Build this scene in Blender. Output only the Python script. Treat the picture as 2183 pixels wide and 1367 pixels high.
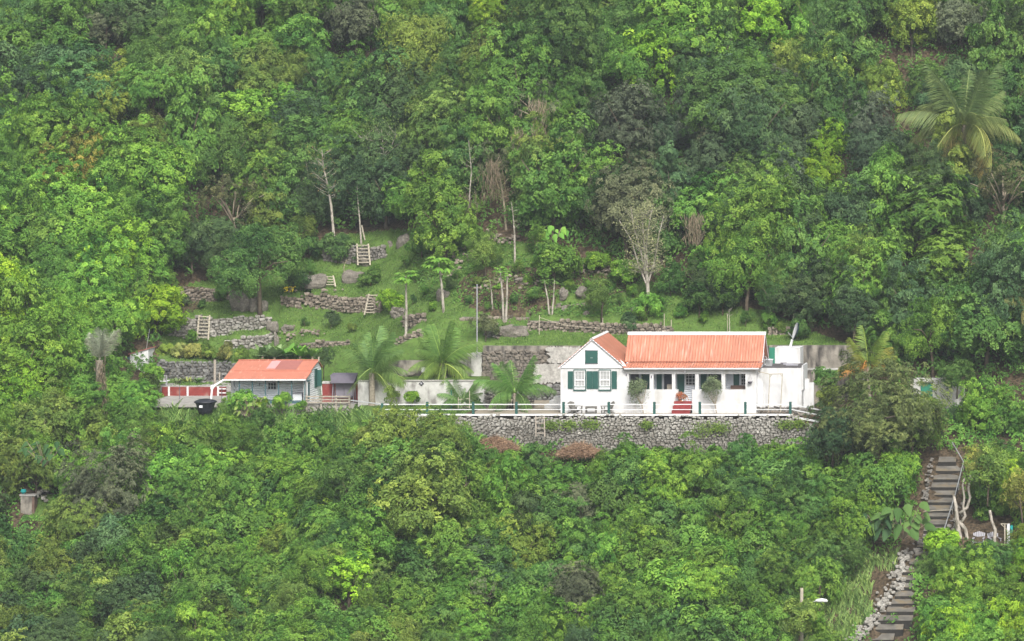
import bpy, bmesh, math, random
import numpy as np
from mathutils import Vector, Matrix
R = math.radians
for o in list(bpy.data.objects): bpy.data.objects.remove(o)
S = bpy.context.scene
random.seed(7); rng = np.random.default_rng(7)

# ---------------- camera, sky, sun, exposure ----------------
D = 260.0; F = 7800.0; CX = 43.3333; CZ = 27.7333
cam = bpy.data.cameras.new("camera"); co = bpy.data.objects.new("camera", cam)
S.collection.objects.link(co); S.camera = co
cam.sensor_width = 36; cam.lens = F/2183*36
cam.shift_x = (1091.5-2700)/2183; cam.shift_y = (53-683.5)/2183
cam.clip_start = 1; cam.clip_end = 1500
co.location = (CX, -D, CZ); co.rotation_euler = (R(90), 0, 0)
SUN_EL, SUN_AZ = 44, 160          # azimuth clockwise from +Y
HAZE = 0.00033
w = bpy.data.worlds.new("World"); S.world = w; w.use_nodes = True
nt = w.node_tree; bg = nt.nodes["Background"]
sky = nt.nodes.new("ShaderNodeTexSky"); sky.sky_type = 'NISHITA'; sky.sun_disc = False
sky.sun_elevation = R(SUN_EL); sky.sun_rotation = R(SUN_AZ); sky.dust_density = 6; sky.air_density = 1.0
hs = nt.nodes.new("ShaderNodeHueSaturation"); hs.inputs['Saturation'].default_value = 0.45
nt.links.new(sky.outputs[0], hs.inputs['Color']); nt.links.new(hs.outputs[0], bg.inputs[0])
bg.inputs[1].default_value = 0.15
sl = bpy.data.lights.new("sun", 'SUN'); sl.energy = 2.2; sl.angle = R(10); sl.color = (1, .965, .9)
so = bpy.data.objects.new("sun", sl); S.collection.objects.link(so)
az = R(SUN_AZ); el = R(SUN_EL)
sd = Vector((math.sin(az)*math.cos(el), math.cos(az)*math.cos(el), math.sin(el)))
so.rotation_euler = sd.to_track_quat('Z', 'Y').to_euler(); so.location = (0, -40, 80)
S.view_settings.view_transform = 'Standard'; S.view_settings.look = 'None'
S.view_settings.exposure = 0.44; S.view_settings.gamma = 1
S.cycles.use_denoising = True
S.cycles.max_bounces = 6; S.cycles.diffuse_bounces = 3; S.cycles.glossy_bounces = 2
S.cycles.transmission_bounces = 4; S.cycles.volume_bounces = 0; S.cycles.transparent_max_bounces = 4

# ---------------- projection helpers (pixel of the photo + depth -> metres) ----------------
def PX(px, Y): return CX + (px-2700)*(Y+D)/F
def PZ(py, Y): return CZ - (py-53)*(Y+D)/F
def W3(px, py, Y): return Vector((PX(px, Y), Y, PZ(py, Y)))
def pix(X, Y, Z): return 2700 + (X-CX)*F/(Y+D), 53 - (Z-CZ)*F/(Y+D)

# ---------------- mesh helpers ----------------
COL = S.collection
def link(o, parent=None):
    COL.objects.link(o)
    if parent is not None: o.parent = parent
    return o
def tag(o, label=None, cat=None, group=None, kind=None):
    if label: o["label"] = label
    if cat: o["category"] = cat
    if group: o["group"] = group
    if kind: o["kind"] = kind
    return o
def empty(name, loc, label=None, cat=None, group=None, rz=0):
    o = bpy.data.objects.new(name, None); o.empty_display_size = .2
    o.location = loc; o.rotation_euler = (0, 0, rz); link(o)
    return tag(o, label, cat, group)
def npmesh(name, V, Fc, m, attrs=None, smooth=False):
    """V (n,3); Fc list of equal-size face index arrays (m,k); attrs {name: per-face float}"""
    me = bpy.data.meshes.new(name)
    V = np.asarray(V, np.float32); Fc = np.asarray(Fc, np.int32); k = Fc.shape[1]
    me.vertices.add(len(V)); me.vertices.foreach_set("co", V.ravel())
    me.loops.add(Fc.size); me.loops.foreach_set("vertex_index", Fc.ravel())
    me.polygons.add(len(Fc)); me.polygons.foreach_set("loop_start", np.arange(0, Fc.size, k, dtype=np.int32))
    me.polygons.foreach_set("use_smooth", np.full(len(Fc), smooth))
    if attrs:
        for an, av in attrs.items():
            a = me.attributes.new(an, 'FLOAT', 'FACE'); a.data.foreach_set("value", np.asarray(av, np.float32))
    me.update(calc_edges=True)
    if m is not None: me.materials.append(m)
    return me
def mobj(name, me, parent=None, loc=(0, 0, 0)):
    o = bpy.data.objects.new(name, me); o.location = loc
    return link(o, parent)
class MB:
    """collects shapes in world metres; build() makes ONE object, local to its parent"""
    def __init__(s): s.v = []; s.f = []; s.mi = []; s.m = 0
    def add(s, vs, fs):
        n = len(s.v); s.v += [tuple(v) for v in vs]
        for f in fs: s.f.append([i+n for i in f]); s.mi.append(s.m)
        return s
    def box(s, x0, x1, y0, y1, z0, z1, M=None):
        if x0 > x1: x0, x1 = x1, x0
        if y0 > y1: y0, y1 = y1, y0
        if z0 > z1: z0, z1 = z1, z0
        vs = [Vector(p) for p in ((x0,y0,z0),(x1,y0,z0),(x1,y1,z0),(x0,y1,z0),(x0,y0,z1),(x1,y0,z1),(x1,y1,z1),(x0,y1,z1))]
        if M is not None: vs = [M @ v for v in vs]
        return s.add(vs, [(0,3,2,1),(4,5,6,7),(0,1,5,4),(1,2,6,5),(2,3,7,6),(3,0,4,7)])
    def bar(s, a, b, t, t2=None):
        """square/rect bar between two points"""
        a = Vector(a); b = Vector(b); d = (b-a); L = d.length
        q = d.to_track_quat('Z', 'Y').to_matrix().to_4x4(); M = Matrix.Translation(a) @ q
        t2 = t2 or t
        return s.box(-t/2, t/2, -t2/2, t2/2, 0, L, M)
    def tube(s, pts, rad, n=6):
        pts = [Vector(p) for p in pts]; m = len(pts)
        if not hasattr(rad, '__len__'): rad = [rad]*m
        vs = []; fs = []
        for i, p in enumerate(pts):
            d = (pts[min(i+1, m-1)]-pts[max(i-1, 0)]).normalized()
            a = d.orthogonal().normalized() if i == 0 else (pa - d*pa.dot(d)).normalized()
            pa = a; b = d.cross(a)
            for j in range(n):
                t = 2*math.pi*j/n; vs.append(p+(a*math.cos(t)+b*math.sin(t))*rad[i])
        for i in range(m-1):
            for j in range(n):
                k = (j+1) % n; fs.append((i*n+j, i*n+k, (i+1)*n+k, (i+1)*n+j))
        fs.append(tuple(range(n-1, -1, -1))); fs.append(tuple((m-1)*n+j for j in range(n)))
        return s.add(vs, fs)
    def lathe(s, c, prof, n=20):
        vs = []; fs = []; m = len(prof); c = Vector(c)
        for r, z in prof:
            for j in range(n):
                t = 2*math.pi*j/n; vs.append(c+Vector((r*math.cos(t), r*math.sin(t), z)))
        for i in range(m-1):
            for j in range(n):
                k = (j+1) % n; fs.append((i*n+j, i*n+k, (i+1)*n+k, (i+1)*n+j))
        fs.append(tuple(range(n-1, -1, -1))); fs.append(tuple((m-1)*n+j for j in range(n)))
        return s.add(vs, fs)
    def slab(s, quad, t):
        """thick sheet: quad of 4 points, thickness t downward along its normal"""
        q = [Vector(p) for p in quad]; n = (q[1]-q[0]).cross(q[3]-q[0]).normalized()
        if n.z < 0: q = q[::-1]; n = -n
        lo = [p-n*t for p in q]
        return s.add(q+lo, [(0,1,2,3),(7,6,5,4),(0,4,5,1),(1,5,6,2),(2,6,7,3),(3,7,4,0)])
    def build(s, name, m, parent=None, smooth=False, origin=None):
        me = bpy.data.meshes.new(name)
        inv = parent.matrix_basis.inverted() if parent is not None else None
        if parent is not None and parent.parent is not None: inv = inv @ parent.parent.matrix_basis.inverted()
        if parent is None:
            zs = min(v[2] for v in s.v); n = len(s.v)
            org = Vector((sum(v[0] for v in s.v)/n, sum(v[1] for v in s.v)/n, zs)) if origin is None else Vector(origin)
            vv = [Vector(v)-org for v in s.v]
        else:
            org = Vector((0, 0, 0)); vv = [inv @ Vector(v) for v in s.v]
        me.from_pydata(vv, [], s.f); me.update()
        for mm in (m if isinstance(m, (list, tuple)) else [m]): me.materials.append(mm)
        me.polygons.foreach_set("material_index", s.mi)
        if smooth: me.polygons.foreach_set("use_smooth", [True]*len(me.polygons))
        o = bpy.data.objects.new(name, me); o.location = org
        return link(o, parent)

# ---------------- materials ----------------
def mat(name, col, rough=.8, spec=.25, var=0, vscale=3, bump=0, bscale=20, metal=0, stain=None, coords='Object'):
    m = bpy.data.materials.new(name); m.use_nodes = True; t = m.node_tree; b = t.nodes["Principled BSDF"]
    b.inputs['Base Color'].default_value = (*col, 1); b.inputs['Roughness'].default_value = rough
    b.inputs['Specular IOR Level'].default_value = spec; b.inputs['Metallic'].default_value = metal
    tc = t.nodes.new('ShaderNodeTexCoord')
    src = None
    if var:
        n = t.nodes.new('ShaderNodeTexNoise'); n.inputs['Scale'].default_value = vscale; n.inputs['Detail'].default_value = 6
        t.links.new(tc.outputs[coords], n.inputs['Vector'])
        r = t.nodes.new('ShaderNodeMapRange'); r.inputs[1].default_value = .3; r.inputs[2].default_value = .7
        r.inputs[3].default_value = 1-var; r.inputs[4].default_value = 1+var
        t.links.new(n.outputs[0], r.inputs[0])
        h = t.nodes.new('ShaderNodeHueSaturation'); h.inputs['Color'].default_value = (*col, 1)
        t.links.new(r.outputs[0], h.inputs['Value']); t.links.new(h.outputs[0], b.inputs['Base Color']); src = h
    if stain:
        scol, sscale, lo, hi = stain
        n = t.nodes.new('ShaderNodeTexNoise'); n.inputs['Detail'].default_value = 8
        mp = t.nodes.new('ShaderNodeMapping'); mp.inputs['Scale'].default_value = sscale
        t.links.new(tc.outputs[coords], mp.inputs[0]); t.links.new(mp.outputs[0], n.inputs['Vector'])
        n.inputs['Scale'].default_value = 1
        r = t.nodes.new('ShaderNodeMapRange'); r.inputs[1].default_value = lo; r.inputs[2].default_value = hi
        t.links.new(n.outputs[0], r.inputs[0])
        mx = t.nodes.new('ShaderNodeMix'); mx.data_type = 'RGBA'
        t.links.new(r.outputs[0], mx.inputs[0])
        if src: t.links.new(src.outputs[0], mx.inputs[6])
        else: mx.inputs[6].default_value = (*col, 1)
        mx.inputs[7].default_value = (*scol, 1); t.links.new(mx.outputs[2], b.inputs['Base Color'])
    if bump:
        n = t.nodes.new('ShaderNodeTexNoise'); n.inputs['Scale'].default_value = bscale; n.inputs['Detail'].default_value = 5
        t.links.new(tc.outputs[coords], n.inputs['Vector'])
        bp = t.nodes.new('ShaderNodeBump'); bp.inputs['Strength'].default_value = bump; bp.inputs['Distance'].default_value = .05
        t.links.new(n.outputs[0], bp.inputs['Height']); t.links.new(bp.outputs[0], b.inputs['Normal'])
    return m
def striped(name, col, axis, period, depth=.02, var=.1, streak=None, rough=.55):
    """sheet/boards running at right angles to axis, real bump + slight tone changes"""
    m = mat(name, col, rough, .3, var=var, vscale=1.2); t = m.node_tree; b = t.nodes["Principled BSDF"]
    tc = t.nodes['Texture Coordinate']
    sx = t.nodes.new('ShaderNodeSeparateXYZ'); t.links.new(tc.outputs['Object'], sx.inputs[0])
    mu = t.nodes.new('ShaderNodeMath'); mu.operation = 'MULTIPLY'; mu.inputs[1].default_value = 2*math.pi/period
    t.links.new(sx.outputs[axis], mu.inputs[0])
    si = t.nodes.new('ShaderNodeMath'); si.operation = 'SINE'; t.links.new(mu.outputs[0], si.inputs[0])
    bp = t.nodes.new('ShaderNodeBump'); bp.inputs['Strength'].default_value = 1; bp.inputs['Distance'].default_value = depth
    t.links.new(si.outputs[0], bp.inputs['Height']); t.links.new(bp.outputs[0], b.inputs['Normal'])
    if streak:
        n = t.nodes.new('ShaderNodeTexNoise'); n.inputs['Scale'].default_value = 1; n.inputs['Detail'].default_value = 5
        mp = t.nodes.new('ShaderNodeMapping'); mp.inputs['Scale'].default_value = streak[1]
        t.links.new(tc.outputs['Object'], mp.inputs[0]); t.links.new(mp.outputs[0], n.inputs['Vector'])
        r = t.nodes.new('ShaderNodeMapRange'); r.inputs[1].default_value = streak[2]; r.inputs[2].default_value = streak[3]
        t.links.new(n.outputs[0], r.inputs[0])
        mx = t.nodes.new('ShaderNodeMix'); mx.data_type = 'RGBA'; t.links.new(r.outputs[0], mx.inputs[0])
        old = b.inputs['Base Color'].links[0].from_socket if b.inputs['Base Color'].links else None
        if old: t.links.new(old, mx.inputs[6])
        else: mx.inputs[6].default_value = (*col, 1)
        mx.inputs[7].default_value = (*streak[0], 1); t.links.new(mx.outputs[2], b.inputs['Base Color'])
    return m
def toned(name, lo, hi, rough=.9, bump=.4, moss=None):
    """colour picked per face by the 'tone' attribute (stones, sticks)"""
    m = bpy.data.materials.new(name); m.use_nodes = True; t = m.node_tree; b = t.nodes["Principled BSDF"]
    b.inputs['Roughness'].default_value = rough; b.inputs['Specular IOR Level'].default_value = .2
    a = t.nodes.new('ShaderNodeAttribute'); a.attribute_name = 'tone'
    mx = t.nodes.new('ShaderNodeMix'); mx.data_type = 'RGBA'
    mx.inputs[6].default_value = (*lo, 1); mx.inputs[7].default_value = (*hi, 1)
    t.links.new(a.outputs['Fac'], mx.inputs[0])
    tc = t.nodes.new('ShaderNodeTexCoord'); n = t.nodes.new('ShaderNodeTexNoise'); n.inputs['Scale'].default_value = 9; n.inputs['Detail'].default_value = 6
    t.links.new(tc.outputs['Object'], n.inputs['Vector'])
    r = t.nodes.new('ShaderNodeMapRange'); r.inputs[1].default_value = .3; r.inputs[2].default_value = .7; r.inputs[3].default_value = .7; r.inputs[4].default_value = 1.3
    t.links.new(n.outputs[0], r.inputs[0])
    h = t.nodes.new('ShaderNodeHueSaturation'); t.links.new(mx.outputs[2], h.inputs['Color']); t.links.new(r.outputs[0], h.inputs['Value'])
    t.links.new(h.outputs[0], b.inputs['Base Color'])
    bp = t.nodes.new('ShaderNodeBump'); bp.inputs['Strength'].default_value = bump; bp.inputs['Distance'].default_value = .04
    t.links.new(n.outputs[0], bp.inputs['Height']); t.links.new(bp.outputs[0], b.inputs['Normal'])
    return m
def leafmat(name, spread=.55, trans=.3, rough=.5, fixed=None, yellow=.025, spec=.35):
    """foliage: object colour x per-leaf tone"""
    m = bpy.data.materials.new(name); m.use_nodes = True; t = m.node_tree; b = t.nodes["Principled BSDF"]
    a = t.nodes.new('ShaderNodeAttribute'); a.attribute_name = 'tone'
    oi = t.nodes.new('ShaderNodeObjectInfo')
    r = t.nodes.new('ShaderNodeMapRange'); r.inputs[3].default_value = 1-spread; r.inputs[4].default_value = 1+spread; r.clamp = False
    t.links.new(a.outputs['Fac'], r.inputs[0])
    r2 = t.nodes.new('ShaderNodeMapRange'); r2.inputs[3].default_value = .5+yellow; r2.inputs[4].default_value = .5-yellow
    t.links.new(a.outputs['Fac'], r2.inputs[0])
    h = t.nodes.new('ShaderNodeHueSaturation')
    if fixed: h.inputs['Color'].default_value = (*fixed, 1)
    else: t.links.new(oi.outputs['Color'], h.inputs['Color'])
    t.links.new(r.outputs[0], h.inputs['Value']); t.links.new(r2.outputs[0], h.inputs['Hue'])
    t.links.new(h.outputs[0], b.inputs['Base Color']); b.inputs['Roughness'].default_value = rough
    b.inputs['Specular IOR Level'].default_value = spec
    tr = t.nodes.new('ShaderNodeBsdfTranslucent'); t.links.new(h.outputs[0], tr.inputs[0])
    ms = t.nodes.new('ShaderNodeMixShader'); ms.inputs[0].default_value = trans
    t.links.new(b.outputs[0], ms.inputs[1]); t.links.new(tr.outputs[0], ms.inputs[2])
    t.links.new(ms.outputs[0], t.nodes['Material Output'].inputs[0])
    return m
M = dict(
 white=mat('white_render', (.61,.62,.63), .85, .2, var=.05, vscale=2, bump=.2, stain=((.42,.41,.38),(1.6,1.6,.45),.52,.8)),
 trim=mat('white_trim', (.70,.71,.72), .6, .3, var=.03),
 clap=striped('white_clapboard', (.84,.85,.87), 2, .16, .012, .03, rough=.7),
 clapg=striped('grey_white_clapboard', (.80,.84,.88), 2, .16, .015, .04, rough=.7),
 inner=striped('shade_tinted_veranda_boards', (.74,.79,.86), 2, .14, .012, .04, rough=.7),  # bluish tint of the veranda shadow is put into this board colour
 green=mat('dark_green_paint', (.025,.095,.08), .5, .35, var=.12),
 green2=mat('green_paint', (.03,.2,.13), .5, .35, var=.08),
 teal=mat('teal_paint', (.06,.13,.15), .6, .3, var=.15),
 roof=striped('salmon_corrugated_roof', (.49,.195,.125), 0, .2, .022, .16, streak=((.60,.36,.28),(7,.8,.8),.55,.75)),
 roofy=striped('salmon_corrugated_roof_side', (.46,.185,.12), 1, .2, .022, .1, streak=((.75,.45,.38),(1.2,7,1.2),.6,.8)),
 roofflat=mat('salmon_painted_sheet', (.49,.185,.125), .6, .3, var=.07, vscale=1.5, stain=((.8,.42,.32),(6,1,1),.6,.8)),
 patchpink=mat('pink_sheet', (.72,.33,.33), .6, .3, var=.05), patchbrown=mat('faded_rust_sheet', (.36,.14,.12), .6, .3, var=.07),
 dark=mat('dark_glass', (.02,.025,.035), .12, .6), room=mat('painted_room_dark', (.05,.055,.07), .9),  # room: darkness of an unlit interior put into the colour
 curtain=mat('lace_curtain', (.36,.37,.37), .9, .1, var=.1, vscale=6),
 red=mat('oxide_red_paint', (.23,.04,.035), .65, .3, var=.12, vscale=2.5, stain=((.3,.17,.14),(2,2,2),.55,.75)),
 redstep=mat('red_step_paint', (.26,.04,.04), .55, .3, var=.1, vscale=4),
 conc=mat('pale_concrete', (.36,.35,.33), .9, .15, var=.16, vscale=1.2, bump=.3, stain=((.24,.23,.21),(1.5,1.5,1.5),.5,.75)),
 patio=mat('patio_concrete', (.31,.27,.21), .9, .15, var=.14, vscale=.8, bump=.2, stain=((.27,.25,.21),(.8,2.2,1),.48,.72)),
 conc_dark=mat('stained_concrete', (.27,.25,.215), .95, .1, var=.3, vscale=1.6, bump=.9, bscale=5, stain=((.07,.065,.06),(1.6,1.6,.55),.44,.62)),
 plaster=mat('weathered_plaster', (.43,.42,.39), .95, .1, var=.3, vscale=5, bump=1.0, bscale=9, stain=((.25,.24,.22),(2,2,.7),.48,.7)),
 wallwhite=mat('peeling_white_wall', (.50,.50,.48), .9, .15, var=.15, vscale=2, bump=.5, bscale=7, stain=((.22,.21,.20),(1.6,1.6,.9),.50,.68)),
 mortar=mat('wall_mortar', (.19,.178,.155), .95, .1, var=.2, bump=.4),
 wood=mat('weathered_wood', (.36,.32,.27), .85, .15, var=.2, vscale=5, bump=.3),
 bamboo=mat('pale_bare_wood', (.44,.40,.32), .8, .2, var=.15, vscale=6),
 chairwood=mat('silvered_teak', (.17,.165,.15), .85, .15, var=.15, vscale=7),
 bark=mat('grey_brown_bark', (.13,.105,.08), .95, .1, var=.3, vscale=5, bump=.6),
 barkpale=mat('pale_bark', (.40,.37,.32), .9, .1, var=.25, vscale=4, bump=.5, stain=((.14,.13,.1),(3,3,1.5),.5,.65)),
 twig=mat('dry_twig_bark', (.33,.28,.21), .9, .1, var=.2),
 palmtrunk=mat('palm_trunk_bark', (.27,.24,.19), .95, .1, var=.3, vscale=8, bump=.6),
 black=mat('black_plastic', (.02,.022,.03), .45, .4, var=.1), paper=mat('white_label', (.7,.72,.75), .7),
 mauve=mat('grey_mauve_canvas', (.13,.12,.15), .8, .2, var=.1), mauve2=mat('grey_cushion', (.20,.19,.22), .85, .15, var=.08),
 metal=mat('galvanised_metal', (.45,.47,.48), .4, .5, metal=.6, var=.1), blue=mat('blue_dish_back', (.05,.12,.3), .5),
 roofdark=mat('dark_roof_felt', (.10,.095,.095), .9, .1, var=.25, vscale=3),
 orange=mat('orange_plastic', (.75,.28,.02), .5), bluep=mat('light_blue_plastic', (.08,.38,.62), .45), tealp=mat('turquoise_plastic', (.02,.33,.33), .4),
 cloth=mat('beige_table_top', (.36,.32,.26), .9, .1, var=.1), darkwood=mat('dark_chair_frame', (.06,.055,.055), .6, .3, var=.1),
 brownwood=mat('brown_bench_wood', (.15,.10,.08), .7, .2, var=.15), greyplas=mat('grey_plastic', (.33,.33,.37), .5, .3),
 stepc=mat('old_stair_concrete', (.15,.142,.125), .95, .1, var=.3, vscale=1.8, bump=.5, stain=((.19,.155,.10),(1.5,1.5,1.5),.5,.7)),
 riser=mat('dark_riser_concrete', (.035,.033,.03), .95, .1, var=.3, vscale=4),  # risers and step sides much darker than the treads
 stone=toned('grey_fieldstone', (.09,.085,.075), (.30,.285,.26)), stonep=toned('pale_fieldstone', (.19,.178,.155), (.39,.38,.35)),
 stoneb=toned('dark_fieldstone', (.055,.055,.055), (.26,.26,.25)), stonet=toned('tan_fieldstone', (.10,.085,.065), (.33,.285,.235)),
 rock=toned('boulder_rock', (.08,.072,.06), (.27,.25,.215), bump=1),
 rubblew=toned('brown_rubble', (.06,.053,.045), (.27,.24,.20)),
 stick=toned('dry_cut_brush', (.15,.09,.06), (.42,.29,.19)),
 leaf=leafmat('leaf', .55, .28, .55, spec=.22), palm=leafmat('palm_leaflets', .4, .25, .5, spec=.2), bigleaf=leafmat('broad_glossy_leaf', .45, .2, .65, spec=.08),
 grass=leafmat('grass_blades', .5, .3, .6), flower=leafmat('yellow_flower', .2, .2, .6, (.75,.6,.03)),
)

# ---------------- terrain ----------------
def pl(Y, pts):
    a = np.array(pts, float); return np.interp(Y, a[:, 0], a[:, 1])
def sstep(x, a, b):
    t = np.clip((x-a)/(b-a), 0, 1); return t*t*(3-2*t)
PB = [(0,0),(11.0,0),(11.06,4.0),(14,4.6),(24,11.0),(44,28),(75,57),(110,84),(200,84)]
PM = [(0,0),(7.0,0),(7.06,1.7),(11.0,1.75),(11.06,3.1),(14,4.5),(24,11.0),(44,28),(75,57),(110,84),(200,84)]
PA = [(0,0),(13.5,0),(13.56,.65),(17.5,.7),(17.56,2.2),(20,2.7),(28,7.0),(36,12.6),(52,27),(82,55),(112,82),(200,84)]
PL = [(8,-.8),(14,2.6),(20,6.6),(30,13.2),(48,28),(80,56),(110,82),(200,84)]
PR = [(0,-2.2),(6,.2),(11,2.6),(20,8.4),(30,15.6),(44,28),(75,57),(110,84),(200,84)]
FR = [(-400,-52),(-110,-50),(-60,-34),(-20,-12.6),(0,0)]
def edgeY(X): return 8*sstep(-X, 19.3, 24.0)
def noise2(X, Y, s, seed=0):
    return (np.sin(X*s+seed)*np.cos(Y*s*1.13+seed*2.1)+.5*np.sin(X*s*2.3+Y*s*1.7+seed*3)+.35*np.cos(X*s*3.9-Y*s*4.3+seed*5))/1.85
BUMPS = []
def H0(X, Y):
    X = np.asarray(X, float); Y = np.asarray(Y, float)
    zb, zm, za, zl, zr = (pl(Y, p) for p in (PB, PM, PA, PL, PR))
    wl = np.interp(Y, [8, 14], [0, 5]); a = np.clip((X+41.5+wl)/(2.5+wl), 0, 1); a = a*a*(3-2*a); z = zl*(1-a)+za*a
    wl = np.interp(Y, [11.5, 17], [0, 6.5]); a = np.clip((X+23.1+wl)/(.4+2*wl), 0, 1); a = a*a*(3-2*a); z = z*(1-a)+zm*a
    a = sstep(X, -14.1, -13.8); z = z*(1-a)+zb*a
    a = sstep(X, 13.0, 14.2); z = z*(1-a)+zr*a
    ey = edgeY(X); e2 = ey*sstep(-X, -400, 41)   # terrace front edge
    zf = np.interp(X, [-26,-19.3,-15,-13.3,-10,-5,2,9,14], [-.6,-.3,-.45,-.85,-1.75,-2.25,-2.4,-2.3,-2.1])
    front = zf + pl(Y-ey, FR)
    z = np.where(Y < ey-.15, front, z)
    amp = np.where(Y < ey-1.5, .35, np.where(Y > 14, .22, 0.0))
    return z + amp*noise2(X, Y, .45, 1.3) + amp*.6*noise2(X, Y, 1.4, 4)
def H(X, Y):
    z = H0(X, Y); X = np.asarray(X, float); Y = np.asarray(Y, float)
    for (xs, ys, hs_, dd) in BUMPS:
        yw = np.interp(X, xs, ys); hw = np.interp(X, xs, hs_)
        ins = (X >= xs[0]) & (X <= xs[-1])
        t = Y-yw
        z = z + np.where(ins & (t >= 0) & (t < dd), hw*(1-t/dd), 0)
    return z
def G(px, py, y0=-60, fn=None):
    Y = np.arange(y0, 110, .08); X = CX+(px-2700)*(Y+D)/F; Z = CZ-(py-53)*(Y+D)/F
    h = (fn or H)(X, Y); i = np.argmax(h >= Z)
    return Vector((X[i], Y[i], h[i]))
def on(X, Y): return Vector((X, Y, float(H(X, Y))))

# garden dry-stone walls: base line in photo pixels, height in pixels, depth filled behind
WALLS = [
 ('pale mortared dry stone wall behind the leaning ladder at the garden left', [(357,712),(420,722),(480,712),(575,700)], [44,48,40,28], 'stonep', 4.5),
 ('low tumbled pale stone wall above the banana plants', [(480,745),(540,743),(580,728)], [22,30,22], 'stonep', 2.5),
 ('loose low stone row behind the first coconut palm', [(640,742),(700,738),(745,735)], [14,16,10], 'stonet', 2),
 ('stone wall under the steep narrow ladder beside the bright bush', [(655,648),(725,664),(790,664),(810,664)], [26,34,36,34], 'stonet', 4),
 ('shaded stone wall below the big garden tree', [(600,650),(640,655)], [22,22], 'stonet', 3),
 ('shaded stone wall left of the big garden tree', [(385,640),(440,645),(490,640)], [30,34,30], 'stonet', 3),
 ('grey stone wall beside the topmost ladder', [(690,555),(740,560),(820,548)], [34,38,26], 'stone', 3.5),
 ('broken stone wall stepping down right of the tall ladder', [(860,700),(905,690)], [30,26], 'stonet', 3),
 ('low stone row above the first papaya trunk foot', [(845,752),(900,752)], [20,22], 'stonet', 2.2),
 ('thin stone edging under the twin papaya trees', [(985,682),(1060,684),(1130,680)], [9,12,8], 'stonet', 2),
 ('long tan dry stone wall behind the gable ridge', [(1125,700),(1200,704),(1300,712),(1400,712),(1432,708)], [22,24,28,26,14], 'stonet', 3.5),
 ('rising stone wall left of the feathery bush', [(1128,672),(1190,668),(1260,660)], [10,20,22], 'stonet', 3),
 ('low stone wall on the lawn above the long red roof', [(1640,720),(1700,722)], [18,16], 'stonet', 2),
 ('mossy stone wall beside the lower flagpole shrub', [(1035,722),(1085,722)], [16,18], 'stoneb', 2.2),
]
WGEO = []
for lab, pts, hp, mt, dd in WALLS:
    gp = [G(px, py, 13.8, H0) for px, py in pts]
    hm = [h*(p.y+D)/F for h, p in zip(hp, gp)]
    WGEO.append((lab, gp, hm, mt))
for (lab, gp, hm, mt), (_, _, _, _, dd) in zip(WGEO, WALLS):
    xs = [gp[0].x-.01]+[p.x for p in gp]+[gp[-1].x+.01]
    ys = [gp[0].y]+[p.y for p in gp]+[gp[-1].y]
    hh = [0]+[h*.88 for h in hm]+[0]
    BUMPS.append((np.array(xs), np.array(ys)+.25, np.array(hh), dd))
# small flat pads on the lower slope: sitting place right, lawn left

GARDEN = [(345,705),(372,610),(470,592),(640,565),(690,505),(850,488),(1000,492),(1130,520),(1300,570),(1440,625),(1560,650),(1640,665),(1715,700),(1812,735),(1830,800),(1720,900),(330,880)]
def inpoly(px, py, poly):
    px = np.asarray(px, float); py = np.asarray(py, float); r = np.zeros(px.shape, bool); n = len(poly)
    for i in range(n):
        x1, y1 = poly[i]; x2, y2 = poly[(i+1) % n]
        c = ((y1 > py) != (y2 > py)) & (px < (x2-x1)*(py-y1)/(y2-y1+1e-9)+x1); r ^= c
    return r
# non-uniform sheet
xs = np.unique(np.round(np.concatenate([np.arange(-165,-62,6), np.arange(-62,30,.3), np.arange(30,150,6), [-23.1,-22.7,-14.1,-13.8]]), 3))
ys = np.unique(np.round(np.concatenate([np.arange(-325,-30,8), np.arange(-30,50,.28), np.arange(50,165,4), [7,7.06,11,11.06,13.5,13.56,17.5,17.56]]), 3))
GX, GY = np.meshgrid(xs, ys); GZ = H(GX, GY)
nx, ny = len(xs), len(ys)
idx = np.arange(nx*ny).reshape(ny, nx)
Fq = np.stack([idx[:-1,:-1], idx[:-1,1:], idx[1:,1:], idx[1:,:-1]], -1).reshape(-1, 4)
V = np.stack([GX, GY, GZ], -1).reshape(-1, 3)
fc = V[Fq].mean(1); fpx, fpy = pix(fc[:,0], fc[:,1], fc[:,2])
lawn = (inpoly(fpx, fpy, GARDEN) & (fc[:,1] > 6)) | ((fc[:,0] > -23) & (fc[:,0] < -13.8) & (fc[:,1] > 0) & (fc[:,1] < 11)) | (((fpx-105)/45)**2+((fpy-1085)/32)**2 < 1)
dirt = ((((fpx-1085)/110)**2+((fpy-620)/55)**2 < 1) | (((fpx-1290)/70)**2+((fpy-600)/30)**2 < 1) | (((fpx-300)/140)**2+((fpy-640)/40)**2 < 1))
cover = np.where(lawn, np.where(dirt & lawn, .55, 1.0), 0.0)
gm = bpy.data.materials.new('hillside_ground'); gm.use_nodes = True; t = gm.node_tree; b = t.nodes["Principled BSDF"]
b.inputs['Roughness'].default_value = 1; b.inputs['Specular IOR Level'].default_value = .05
a = t.nodes.new('ShaderNodeAttribute'); a.attribute_name = 'cover'
tc = t.nodes.new('ShaderNodeTexCoord')
n1 = t.nodes.new('ShaderNodeTexNoise'); n1.inputs['Scale'].default_value = .8; n1.inputs['Detail'].default_value = 9; n1.inputs['Roughness'].default_value = .7
n2 = t.nodes.new('ShaderNodeTexNoise'); n2.inputs['Scale'].default_value = 5; n2.inputs['Detail'].default_value = 6
for n in (n1, n2): t.links.new(tc.outputs['Object'], n.inputs['Vector'])
gr = t.nodes.new('ShaderNodeValToRGB'); e = gr.color_ramp.elements
e[0].position = .3; e[0].color = (.055,.11,.025,1); e[1].position = .72; e[1].color = (.13,.215,.05,1)
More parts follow.
